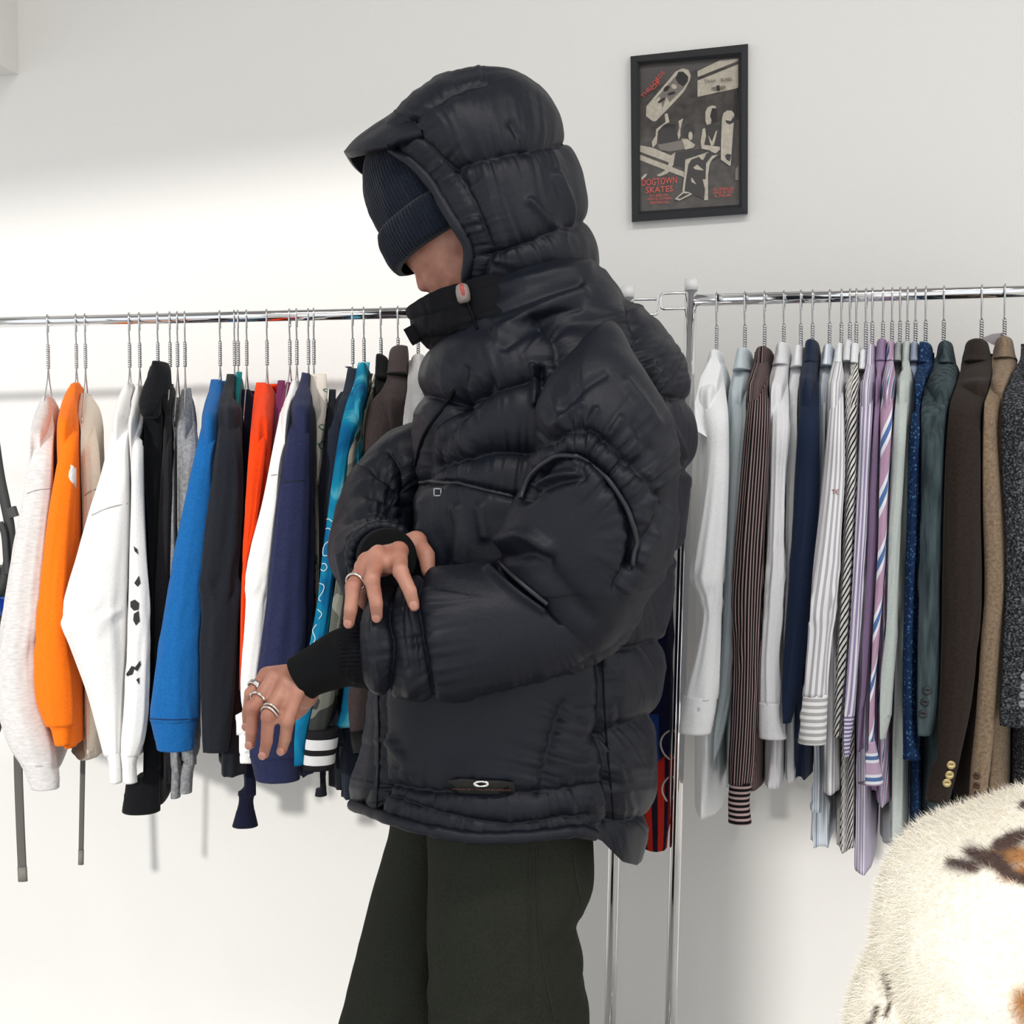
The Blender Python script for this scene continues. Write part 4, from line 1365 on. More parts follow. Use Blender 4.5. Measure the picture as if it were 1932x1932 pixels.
flat([(552, 1640), (640, 1560), (700, 1570), (730, 1590), (600, 1655)], pc_cream)
flat([(580, 1630), (640, 1580), (710, 1580), (610, 1635)], pc_dark)
flat([(1030, 830), (1045, 770), (1085, 742), (1130, 745), (1158, 780), (1160, 870), (1140, 1260), (1110, 1305), (1020, 1240), (1020, 1100)], pc_cream)
flat([(1065, 840), (1120, 850), (1150, 800), (1155, 860), (1110, 885), (1075, 870)], pc_dark)
flat([(1060, 1200), (1090, 1180), (1125, 1190), (1110, 1260), (1075, 1240)], pc_dark)
flat([(1175, 515), (1190, 515), (1140, 1290), (1120, 1280)], pc_dark)
flat([(215, 1420), (250, 1385), (275, 1385), (255, 1420), (215, 1445)], pc_cream)
flat([(1190, 1310), (1200, 1310), (1200, 1450), (1165, 1445), (1168, 1340)], pc_mid)


def ptext(txt, x0, y0, x1, y1, mat, dyl=0.0, rot=None):
    """text on the poster: baseline from (x0,y1) to (x1,y1+dyl) in crop coordinates, cap height y1-y0"""
    LAY[0] += 0.0001
    lay = LAY[0]

    def fn(px, py):
        return wallP(*Z7(px, py), lay)
    cu = bpy.data.curves.new('t', 'FONT')
    cu.body = txt
    cu.resolution_u = 2
    ob = bpy.data.objects.new('t', cu)
    COL.objects.link(ob)
    dg = bpy.context.evaluated_depsgraph_get()
    me = bpy.data.meshes.new_from_object(ob.evaluated_get(dg))
    vs = np.array([v_.co[:] for v_ in me.vertices])
    fs = [tuple(p_.vertices) for p_ in me.polygons]
    bpy.data.objects.remove(ob)
    mn, mx = vs.min(0), vs.max(0)
    u = (vs[:, 0] - mn[0]) / (mx[0] - mn[0])
    w = (vs[:, 1] - mn[1]) / (mx[1] - mn[1])
    h = y1 - y0
    bx, by = x1 - x0, dyl
    L = math.hypot(bx, by)
    nx, ny = by / L * h, -bx / L * h
    if rot is None:
        nx, ny = 0, -h
    out = [fn(x0 + bx * a + nx * b, y1 + by * a + ny * b) for a, b in zip(u, w)]
    stick(mk('lettering', out, fs, mat, None, smooth=False, keep=False), sheet)


ptext('DOGTOWN', 218, 1440, 575, 1508, pc_red, -30)
ptext('SKATES', 260, 1520, 535, 1580, pc_red, -20)
ptext('P.O. BOX 1992', 300, 1592, 490, 1618, pc_red, -8)
ptext('VENICE, CA 90291', 272, 1628, 520, 1654, pc_red, -10)
ptext('SEND STAMP FOR', 300, 1664, 490, 1690, pc_red, -8)
ptext('ALL AMERICAN', 940, 1525, 1150, 1556, pc_red, -10)
ptext('MADE IN THE', 945, 1562, 1140, 1588, pc_red, -10)
ptext('USA', 960, 1596, 1130, 1620, pc_red, -10)
ptext('THE LORDS', 240, 580, 455, 620, pc_red, -260, rot=1)
ptext('OF', 330, 500, 420, 545, pc_red, -90, rot=1)
ptext('Tracker', 850, 432, 970, 465, pc_dark, -12)
ptext('BONES', 1020, 418, 1135, 452, pc_dark, -10)
flat([(920, 512), (975, 500), (1065, 492), (1070, 515), (1000, 522), (925, 528)], pc_mid)
flat([(975, 490), (1005, 485), (1010, 545), (980, 545)], pc_dark)
# glazing
m_gl, nt, b = new_mat('picture_glass')
tr = nt.nodes.new('ShaderNodeBsdfTransparent')
gl = nt.nodes.new('ShaderNodeBsdfGlossy')
gl.inputs['Roughness'].default_value = 0.03
fr = nt.nodes.new('ShaderNodeFresnel')
fr.inputs['IOR'].default_value = 1.45
mx_ = nt.nodes.new('ShaderNodeMixShader')
nt.links.new(fr.outputs[0], mx_.inputs[0])
nt.links.new(tr.outputs[0], mx_.inputs[1])
nt.links.new(gl.outputs[0], mx_.inputs[2])
nt.links.new(mx_.outputs[0], nt.nodes['Material Output'].inputs[0])
v = [wallP(x, y, 0.0125) for x, y in inner]
stick(mk('glazing', v, [(0, 1, 2, 3)], m_gl, None, smooth=False, keep=False), pe)

# ------------------------------------------------------------------ person
YC = 1.40


def polydist(px, py, poly):
    best = np.full(px.shape, 1e9)
    tt = np.zeros(px.shape)
    sd = np.zeros(px.shape)
    acc = 0.0
    poly = np.asarray(poly, float)
    for a, b in zip(poly[:-1], poly[1:]):
        d = b - a
        L = math.hypot(*d)
        u = np.clip(((px - a[0]) * d[0] + (py - a[1]) * d[1]) / (L * L), 0, 1)
        ex, ey = px - (a[0] + u * d[0]), py - (a[1] + u * d[1])
        r = np.hypot(ex, ey)
        m_ = r < best
        best = np.where(m_, r, best)
        tt = np.where(m_, acc + u * L, tt)
        sd = np.where(m_, np.sign(d[0] * ey - d[1] * ex), sd)
        acc += L
    return best, tt, sd


def relief(base, closed, seams=(), folds=(), wr=0.003, wsc=16.0, seed=0, puck=1.0):
    nv, nu, _ = base.shape
    if closed:
        du = np.roll(base, -1, 1) - np.roll(base, 1, 1)
    else:
        du = np.gradient(base, axis=1)
    dv = np.gradient(base, axis=0)
    n = np.cross(du, dv)
    n /= np.linalg.norm(n, axis=-1, keepdims=True) + 1e-9
    c = base.mean(1, keepdims=True)
    sgn = np.sign(np.sum(n * (base - c), -1).mean())
    n *= sgn
    px, py = project(base)
    disp = np.zeros(px.shape)
    for i, s_ in enumerate(seams):
        poly, D, W = s_[0], s_[1], s_[2]
        pam = s_[3] if len(s_) > 3 else 0.0035
        plen = s_[4] if len(s_) > 4 else 15.0
        pW = s_[5] if len(s_) > 5 else 34.0
        d, t, sd = polydist(px, py, smooth_path(np.array(poly, float), max(len(poly) * 6, 8)))
        disp -= D * np.exp(-d / W)
        nn = n1(t / plen + sd * 57.3, seed + i) + 0.7 * n1(t / (plen * 0.45) + sd * 31.7, seed + i + 50) + 0.35 * n1(t / (plen * 0.22) + sd * 11.3, seed + i + 90) * np.exp(-d / 14.0)
        disp += puck * 1.5 * pam * nn * np.exp(-d / pW) * (1 - np.exp(-d / 4.0))
    for poly, A, W in folds:
        d, t, sd = polydist(px, py, smooth_path(np.array(poly, float), max(len(poly) * 6, 8)))
        disp += A * np.exp(-(d / W) ** 2)
    if wr:
        disp += wr * vnoise(base * wsc, seed) + wr * 0.5 * vnoise(base * wsc * 2.3 + 7, seed + 1)
    return base + n * disp[..., None]


def skin_grid(name, pts, closed, mat, parent, capa=False, capb=False):
    nv, nu, _ = pts.shape
    f = grid_faces(nv, nu, closed)
    if capa:
        f.append(tuple(range(nu))[::-1])
    if capb:
        f.append(tuple(range((nv - 1) * nu, nv * nu)))
    th = np.linspace(0, 1, nu)
    o = mk(name, pts.reshape(-1, 3), f, mat, None)
    if parent is not None:
        stick(o, parent)
    return o


# ---- body (one continuous surface)
SPH = None


def sphere_template(seg=14, ring=9):
    v, f = [], []
    for i in range(1, ring):
        a = math.pi * i / ring
        for j in range(seg):
            b_ = 2 * math.pi * j / seg
            v.append((math.sin(a) * math.cos(b_), math.sin(a) * math.sin(b_), math.cos(a)))
    f = [(i * seg + j, i * seg + (j + 1) % seg, (i + 1) * seg + (j + 1) % seg, (i + 1) * seg + j) for i in range(ring - 2) for j in range(seg)]
    n = len(v)
    v += [(0, 0, 1), (0, 0, -1)]
    f += [(n, (j + 1) % seg, j) for j in range(seg)]
    k = (ring - 2) * seg
    f += [(n + 1, k + j, k + (j + 1) % seg) for j in range(seg)]
    return np.array(v), f


SPH = sphere_template()
bodyb = MB()


def blob(c, r, sc=(1, 1, 1), ax=None):
    v = SPH[0] * r * np.array(sc)
    if ax is not None:
        v = v @ np.array(ax)
    f = SPH[1]
    bodyb.add(v + np.asarray(c), [q[::-1] for q in f])


def chain(pts, rad, sub=0.35):
    for (a, ra), (b, rb) in zip(zip(pts[:-1], rad[:-1]), zip(pts[1:], rad[1:])):
        a, b = np.asarray(a), np.asarray(b)
        L = np.linalg.norm(b - a)
        n = max(int(L / (min(ra, rb) * sub)), 1)
        for i in range(n + 1):
            t = i / n
            blob(a + (b - a) * t, ra + (rb - ra) * t)


# torso, legs, neck
chain([P(960, 1470, YC), P(1020, 1200, YC), P(1050, 900, YC), P(1050, 760, YC)], [0.10, 0.13, 0.15, 0.12])
chain([P(1050, 720, YC - 0.12), P(1050, 720, YC + 0.12)], [0.07, 0.07])
chain([P(1040, 720, YC), P(985, 620, YC), P(930, 520, YC)], [0.075, 0.062, 0.06])
chain([P(965, 1560, 1.34), P(950, 2100, 1.34), P(955, 2690, 1.34)], [0.085, 0.06, 0.045])
chain([P(860, 1560, 1.46), P(760, 2080, 1.46), P(740, 2500, 1.46)], [0.08, 0.058, 0.045])
# head, bowed forward; fwd = facing direction, dn = towards the chin
HC = P(868, 425, YC)
fwd = np.array([-0.86, -0.12, -0.50])
fwd /= np.linalg.norm(fwd)
dn = np.array([0.50, 0, -0.86])
dn = dn - fwd * np.dot(dn, fwd)
dn /= np.linalg.norm(dn)
side = np.cross(fwd, dn)
HAX = np.array([fwd, dn, side])
blob(HC - dn * 0.01, 1.0, (0.094, 0.105, 0.076), HAX)
blob(HC + dn * 0.045 + fwd * 0.012, 1.0, (0.074, 0.078, 0.064), HAX)
blob(HC + dn * 0.09 + fwd * 0.03, 1.0, (0.045, 0.035, 0.045), HAX)


def hp(a, b_, c):
    return HC + fwd * a + dn * b_ + side * c


NT = P(800, 543, YC - 0.012)           # nose tip
nrel = NT - HC
na, nb = np.dot(nrel, fwd), np.dot(nrel, dn)
chain([hp(na - 0.016, nb - 0.045, 0.0), hp(na - 0.008, nb - 0.022, 0), hp(na - 0.003, nb - 0.004, 0)], [0.008, 0.0095, 0.0105], 0.3)
for s_ in (-1, 1):
    blob(hp(na - 0.015, nb + 0.002, 0.0115 * s_), 0.0085)
    blob(hp(na - 0.052, nb - 0.014, 0.03 * s_), 0.032)          # cheek
    blob(hp(-0.01, 0.02, 0.078 * s_), 1.0, (0.018, 0.03, 0.008), HAX)   # ear
blob(hp(na - 0.022, nb + 0.017, 0), 1.0, (0.012, 0.009, 0.02), HAX)   # upper lip
blob(hp(na - 0.022, nb + 0.031, 0), 1.0, (0.012, 0.008, 0.018), HAX)  # lower lip
blob(hp(na - 0.03, nb + 0.055, 0), 0.018)
# arms
WL = P(578, 1282, 1.15)
WR = P(728, 1060, 1.19)
chain([P(1130, 740, 1.26), P(1125, 1090, 1.15), P(900, 1190, 1.145), P(690, 1240, 1.15), P(630, 1252, 1.15), WL], [0.06, 0.05, 0.04, 0.027, 0.022, 0.02])
chain([P(1000, 750, 1.5), P(880, 860, 1.5), P(758, 897, 1.485), P(706, 985, 1.42), P(702, 1040, 1.33), P(722, 1052, 1.24), WR], [0.055, 0.036, 0.028, 0.026, 0.024, 0.022, 0.02])

FING = {}


def L2(x, y, Y):
    return P(440 + x / 6.9, 1160 + y / 6.9, Y)


def R2(x, y, Y):
    return P(620 + x / 6.9, 940 + y / 6.9, Y)


FING['l_pinky'] = [L2(420, 800, 1.158), L2(225, 1020, 1.145), L2(180, 1270, 1.150), L2(178, 1450, 1.156)]
FING['l_ring'] = [L2(530, 830, 1.143), L2(262, 1200, 1.118), L2(240, 1520, 1.120), L2(222, 1690, 1.126)]
FING['l_middle'] = [L2(690, 910, 1.134), L2(455, 1320, 1.108), L2(438, 1640, 1.110), L2(398, 1820, 1.118)]
FING['l_index'] = [L2(850, 960, 1.130), L2(712, 1370, 1.114), L2(680, 1600, 1.120), L2(635, 1765, 1.128)]
FING['l_thumb'] = [L2(950, 1060, 1.165), L2(900, 1180, 1.180), L2(800, 1290, 1.19)]
FING['r_index'] = [R2(915, 690, 1.118), R2(938, 950, 1.082), R2(1060, 1210, 1.070), R2(1112, 1400, 1.074)]
FING['r_middle'] = [R2(645, 740, 1.112), R2(565, 1060, 1.078), R2(620, 1370, 1.073), R2(628, 1550, 1.082)]
FING['r_ring'] = [R2(500, 830, 1.116), R2(320, 1150, 1.086), R2(290, 1440, 1.080), R2(262, 1630, 1.086)]
FING['r_pinky'] = [R2(440, 900, 1.135), R2(390, 1180, 1.118), R2(430, 1320, 1.124), R2(470, 1400, 1.13)]
FING['r_thumb'] = [R2(1140, 570, 1.205), R2(1275, 745, 1.185), R2(1300, 960, 1.175)]
for k, pts in FING.items():
    if 'thumb' in k:
        chain(pts, [0.0115, 0.0105, 0.0085], 0.3)
        blob(pts[0], 0.014)
    else:
        s_ = 0.88 if 'pinky' in k else 1.0
        s_ *= 0.93 if k[0] == 'l' else 1.0
        chain(pts, [0.0100 * s_, 0.0086 * s_, 0.0077 * s_, 0.0066 * s_], 0.3)
        blob(pts[0], 0.0118 * s_)
        blob(pts[1] + np.array([0, -0.001, 0]), 0.0096 * s_)
        blob(pts[2], 0.0081 * s_)
for q_ in (R2(790, 850, 1.108), R2(575, 900, 1.110), R2(700, 800, 1.112)):
    blob(q_, 0.0115)
# palms: metacarpals fan out from the wrist
for pre, W_ in (('l', WL), ('r', WR)):
    for fn_ in ('pinky', 'ring', 'middle', 'index'):
        a = FING[pre + '_' + fn_][0]
        off = np.array([0, 0.006, 0])
        chain([W_ + (a - W_) * 0.0, a + off], [0.02, 0.0105], 0.3)
    chain([W_, FING[pre + '_thumb'][0]], [0.02, 0.014], 0.3)
    fp = [FING[pre + '_' + q_][0] + np.array([0, 0.009, 0]) for q_ in ('pinky', 'ring', 'middle', 'index')]
    for a, b_ in zip(fp[:-1], fp[1:]):
        chain([a, b_], [0.0095, 0.0095], 0.5)
        chain([W_ * 0.35 + a * 0.65, W_ * 0.35 + b_ * 0.65], [0.0125, 0.0125], 0.5)

m_skin, nt, b = new_mat('skin')
tc = nt.nodes.new('ShaderNodeTexCoord')
nz = nt.nodes.new('ShaderNodeTexNoise')
nz.inputs['Scale'].default_value = 38
nz.inputs['Detail'].default_value = 5
rp = nt.nodes.new('ShaderNodeValToRGB')
rp.color_ramp.elements[0].position = 0.3
rp.color_ramp.elements[0].color = c4(lin(166, 108, 90))
rp.color_ramp.elements[1].position = 0.72
rp.color_ramp.elements[1].color = c4(lin(196, 144, 123))
nt.links.new(tc.outputs['Object'], nz.inputs['Vector'])
nt.links.new(nz.outputs['Fac'], rp.inputs[0])
nt.links.new(rp.outputs[0], b.inputs['Base Color'])
setp(b, Roughness=0.48, Subsurface_Weight=0.12, Subsurface_Scale=0.008)
b.inputs['Subsurface Radius'].default_value = (1.0, 0.35, 0.2)
nz2 = nt.nodes.new('ShaderNodeTexNoise')
nz2.inputs['Scale'].default_value = 420
nz2.inputs['Detail'].default_value = 4
nt.links.new(tc.outputs['Object'], nz2.inputs['Vector'])
bp = nt.nodes.new('ShaderNodeBump')
bp.inputs['Strength'].default_value = 0.25
bp.inputs['Distance'].default_value = 0.001
nt.links.new(nz2.outputs['Fac'], bp.inputs['Height'])
nt.links.new(bp.outputs[0], b.inputs['Normal'])

tmp = bodyb.build('tmp_body', None, None)
rm = tmp.modifiers.new('r', 'REMESH')
rm.mode = 'VOXEL'
rm.voxel_size = 0.0028
sm = tmp.modifiers.new('s', 'SMOOTH')
sm.factor = 0.5
sm.iterations = 4
dg = bpy.context.evaluated_depsgraph_get()
dg.update()
bme = bpy.data.meshes.new_from_object(tmp.evaluated_get(dg))
bv = np.empty(len(bme.vertices) * 3)
bme.vertices.foreach_get('co', bv)
bv = bv.reshape(-1, 3)
bf = [tuple(p_.vertices) for p_ in bme.polygons]
bpy.data.objects.remove(tmp)
person = mk('person', bv, bf, m_skin, None)
tag(person, 'person in a black hooded puffer jacket and navy beanie adjusting a sleeve', 'person')

m_nail = plain('fingernail', lin(196, 140, 124), 0.25)
m_silver = plain('silver', (0.78, 0.76, 0.72), 0.16, 1.0)


def finger_axis(k, i):
    p_ = FING[k]
    a = p_[i + 1] - p_[i]
    return a / np.linalg.norm(a)


for k in ('l_ring', 'l_middle', 'l_index', 'l_pinky', 'r_index', 'r_middle', 'r_ring'):
    a = finger_axis(k, 2)
    tip = FING[k][3] - a * 0.0025
    view = np.array([0, -1.0, 0.25])
    nrm = view - a * np.dot(view, a)
    nrm /= np.linalg.norm(nrm)
    if k == 'r_ring':
        nrm = nrm * 0.7 + np.cross(a, nrm) * 0.0
        nrm /= np.linalg.norm(nrm)
    sd_ = np.cross(a, nrm)
    vv_ = SPH[0] @ np.array([a * 0.0058, sd_ * 0.0046, nrm * 0.0016]) + tip + nrm * 0.0056
    stick(mk('fingernail', vv_, SPH[1], m_nail, None, keep=False), person)


def ring(c, ax, R_, r, mat, ntw=0, wide=1.0, bump_=0.0):
    ax = ax / np.linalg.norm(ax)
    u = np.cross(ax, [0.2, 1, 0.1])
    u /= np.linalg.norm(u)
    w = np.cross(ax, u)
    t = np.linspace(0, 2 * math.pi, 49)[:-1]
    v = []
    for a in t:
        rad = u * math.cos(a) + w * math.sin(a)
        rr = r * (1 + bump_ * math.sin(9 * a))
        for b_ in np.linspace(0, 2 * math.pi, 9)[:-1]:
            v.append(c + rad * (R_ + rr * math.cos(b_)) + ax * (rr * wide * math.sin(b_) + 0.0012 * math.sin(2 * a + 1)))
    f = [(i * 8 + j, ((i + 1) % 48) * 8 + j, ((i + 1) % 48) * 8 + (j + 1) % 8, i * 8 + (j + 1) % 8) for i in range(48) for j in range(8)]
    return stick(mk('finger_ring', v, f, mat, None, keep=False), person)


def on_finger(k, t):
    return FING[k][0] * (1 - t) + FING[k][1] * t, finger_axis(k, 0)


c, a = on_finger('l_pinky', 0.62)
ring(c, a, 0.0092, 0.0011, m_silver, wide=2.8)['label'] = 'wide plain silver finger ring'
c, a = on_finger('l_ring', 0.72)
ring(c, a, 0.0102, 0.0013, m_silver, bump_=0.5)['label'] = 'thorny silver finger ring'
c, a = on_finger('l_middle', 0.80)
ring(c, a, 0.0102, 0.0013, m_silver)
c, a = on_finger('l_middle', 0.90)
ring(c, a, 0.0102, 0.0012, m_silver)
c, a = on_finger('r_ring', 0.80)
ring(c, a, 0.0104, 0.0013, m_silver, wide=1.4)

# ---- trousers
m_trou = ramp_mat('olive_cotton', [(0.3, lin(38, 40, 34)), (0.7, lin(46, 48, 41))], 300, 0.9, 3, bumpst=0.2)


def leg(lst, Y, b, seed, expo=2.2, fold=0.04):
    rows = []
    for y, xl, xr in lst:
        c = P((xl + xr) / 2, y, Y)
        rows.append((c[0], c[1], c[2], (xr - xl) / 2 / (F / Y), 0, 0, b))
    return loft(rows, 90, 120, fold, seed, 4, expo=expo)


tm = MB()
v, f, _ = leg([(1380, 800, 1110), (1540, 802, 1118), (1600, 803, 1121), (1660, 803, 1121), (1700, 803, 1104), (1730, 803, 1090), (1800, 803, 1102), (1870, 803, 1110), (1932, 803, 1115), (2200, 805, 1118), (2500, 812, 1112), (2700, 818, 1100)], 1.33, 0.115, 4)
tm.add(v, f)
v, f, _ = leg([(1380, 745, 900), (1540, 738, 880), (1610, 722, 880), (1680, 701, 880), (1760, 681, 880), (1830, 664, 880), (1932, 640, 885), (2200, 610, 860), (2400, 600, 845), (2520, 606, 835)], 1.46, 0.105, 9)
tm.add(v, f)
trou = mk('trousers', tm.v, tm.f, m_trou, None)
trou['label'] = 'wide dark olive cotton trousers'
stick(trou, person)
m_tst = plain('trouser_thread', lin(30, 31, 26), 0.9)
for pts in ([(1000, 1600), (998, 1700), (1000, 1800), (1002, 1925)], [(1012, 1600), (1014, 1700), (1022, 1800), (1045, 1925)], [(1081, 1612), (1088, 1660), (1096, 1700)]):
    o = surf_line('seam', pts, [trou], 0.0011, m_tst, None, off=0.0003)
    stick(o, trou)
# shoes
m_shoe = plain('shoe_leather', (0.015, 0.015, 0.016), 0.4)
m_sole = plain('shoe_sole', (0.05, 0.05, 0.05), 0.8)
for cx, cy in ((P(955, 2690, 1.34)[0], 1.34), (P(740, 2500, 1.46)[0], 1.46)):
    rows = []
    L_ = 0.29
    secs = [(0.0, 0.02, 0.03, 0.05), (0.03, 0.036, 0.06, 0.10), (0.09, 0.038, 0.07, 0.12), (0.15, 0.042, 0.06, 0.085), (0.22, 0.046, 0.045, 0.06), (0.27, 0.035, 0.035, 0.045), (0.29, 0.015, 0.03, 0.03)]
    pts = np.array([[cx + 0.09 - s_[0], cy, s_[3] / 2 + 0.022] for s_ in secs])
    q = smooth_path(np.hstack([pts, np.array([[s_[1], s_[3] / 2] for s_ in secs])]), 40)
    v, f = sweep(q[:, :3], q[:, 3], q[:, 4], 24, ref=np.array([0, 0, 1.0]))
    so = stick(mk('shoe', v, f, m_shoe, None, keep=False), person)
    q2 = q.copy()
    m = MB()
    n_ = len(q)
    top = [(x, y + hw, 0.03) for x, y, z, hw, hh in q] + [(x, y - hw, 0.03) for x, y, z, hw, hh in q[::-1]]
    bot = [(x, y, 0.0) for x, y, z in top]
    k_ = len(top)
    m.add(top + bot, [tuple(range(k_)), tuple(range(k_, 2 * k_))[::-1]] + [(i, (i + 1) % k_, k_ + (i + 1) % k_, k_ + i) for i in range(k_)])
    stick(m.build('sole', m_sole, None), so)

# ---- beanie
m_knit = ramp_mat('navy_knit', [(0.3, lin(8, 12, 22)), (0.7, lin(24, 32, 48))], 420, 0.95, 4, bumpst=0.3, sheen=0.4)
B0 = P(859, 454, YC - 0.004)
bup = np.array([-0.47, 0, 0.88])
bup /= np.linalg.norm(bup)


def knit_tube(name, srows, amp, mat, parent, nrib=104, nv=70, cap=True):
    q = smooth_path(np.array(srows, float), nv)
    pts = B0 + bup * q[:, :1]
    ppm = F / YC
    t, a, b_ = frames(pts, np.array([0, 1.0, 0]))
    nu = nrib * 5
    th = np.linspace(0, 2 * math.pi, nu, endpoint=False)
    mod = 1 + amp * (np.cos(nrib * th)[None] * (q[:, 1:2] > 0.03)) + 0.016 * vnoise(np.stack(np.broadcast_arrays(np.cos(th)[None] * 9, np.sin(th)[None] * 6, q[:, :1] * 60), -1), 3)
    v = pts[:, None] + (q[:, 1:2] * np.cos(th) * mod)[..., None] * a[:, None] + (q[:, 2:3] * np.sin(th) * mod)[..., None] * b_[:, None]
    return skin_grid(name, v, True, mat, parent, cap, cap)


k_ = 1 / (F / YC)
bean = knit_tube('beanie', [(20 * k_, 118 * k_, 0.085), (70 * k_, 120 * k_, 0.087), (110 * k_, 119 * k_, 0.087), (150 * k_, 111 * k_, 0.082), (190 * k_, 92 * k_, 0.07), (222 * k_, 62 * k_, 0.05), (240 * k_, 30 * k_, 0.025), (244 * k_, 4 * k_, 0.004)], 0.006, m_knit, person)
bean['label'] = 'navy ribbed knit beanie pulled over the eyes'
knit_tube('turn_up', [(-4 * k_, 116 * k_, 0.082), (0, 127 * k_, 0.091), (12 * k_, 131 * k_, 0.095), (35 * k_, 132 * k_, 0.097), (58 * k_, 130 * k_, 0.096), (68 * k_, 126 * k_, 0.092), (70 * k_, 118 * k_, 0.086)], 0.008, m_knit, bean, nv=30, cap=False)

# ---- jacket
m_jk, nt, b = new_mat('black_nylon')
setp(b, Base_Color=c4(lin(15, 19, 31)), Roughness=0.5, Specular_IOR_Level=0.32)
tc = nt.nodes.new('ShaderNodeTexCoord')
nz = nt.nodes.new('ShaderNodeTexNoise')
nz.inputs['Scale'].default_value = 26
nz.inputs['Detail'].default_value = 6
nz.inputs['Roughness'].default_value = 0.62
nz2 = nt.nodes.new('ShaderNodeTexNoise')
nz2.inputs['Scale'].default_value = 900
nt.links.new(tc.outputs['Object'], nz.inputs['Vector'])
nt.links.new(tc.outputs['Object'], nz2.inputs['Vector'])
bp = nt.nodes.new('ShaderNodeBump')
bp.inputs['Strength'].default_value = 0.35
bp.inputs['Distance'].default_value = 0.006
bp2 = nt.nodes.new('ShaderNodeBump')
bp2.inputs['Strength'].default_value = 0.25
bp2.inputs['Distance'].default_value = 0.0006
nt.links.new(nz.outputs['Fac'], bp.inputs['Height'])
nt.links.new(nz2.outputs['Fac'], bp2.inputs['Height'])
nt.links.new(bp.outputs[0], bp2.inputs['Normal'])
nt.links.new(bp2.outputs[0], b.inputs['Normal'])
m_trim = plain('jacket_trim_black', lin(12, 13, 18), 0.7, Specular_IOR_Level=0.12)
m_inner = plain('black_jersey_knit', lin(20, 21, 23), 0.9, bs=(500, 0.3, 0.001), Specular_IOR_Level=0.12)


def hgrid(rows, nv, nu, expo=2.2, Y=YC):
    q = smooth_path(np.array(rows, float), nv)
    y, xl, xr, bb = q.T
    th = np.linspace(0, 2 * math.pi, nu, endpoint=False)
    c, s = np.cos(th), np.sin(th)
    c = np.sign(c) * np.abs(c) ** (2 / expo)
    s = np.sign(s) * np.abs(s) ** (2 / expo)
    ctr = Pv((xl + xr) / 2, y, Y)
    a = (xr - xl) / 2 / (F / Y)
    v = np.zeros((nv, nu, 3))
    v[..., 0] = ctr[:, None, 0] + a[:, None] * c
    v[..., 1] = Y + bb[:, None] * s
    v[..., 2] = ctr[:, None, 2]
    return v


T_ROWS = [(522, 926, 1140, .12), (545, 912, 1160, .142), (582, 895, 1198, .16), (620, 866, 1234, .178), (650, 836, 1258, .18), (680, 806, 1280, .20), (720, 788, 1296, .213), (760, 782, 1305, .22), (800, 779, 1309, .223), (850, 776, 1308, .224),
          (900, 773, 1304, .224), (960, 772, 1294, .22), (1020, 771, 1284, .218), (1080, 768, 1272, .217), (1150, 756, 1264, .218), (1210, 732, 1260, .22), (1280, 702, 1250, .225), (1350, 692, 1244, .228),
          (1420, 688, 1240, .23), (1470, 680, 1237, .23), (1520, 666, 1230, .23), (1560, 668, 1220, .226), (1600, 684, 1208, .22)]
base = hgrid(T_ROWS, 380, 520, 2.3)
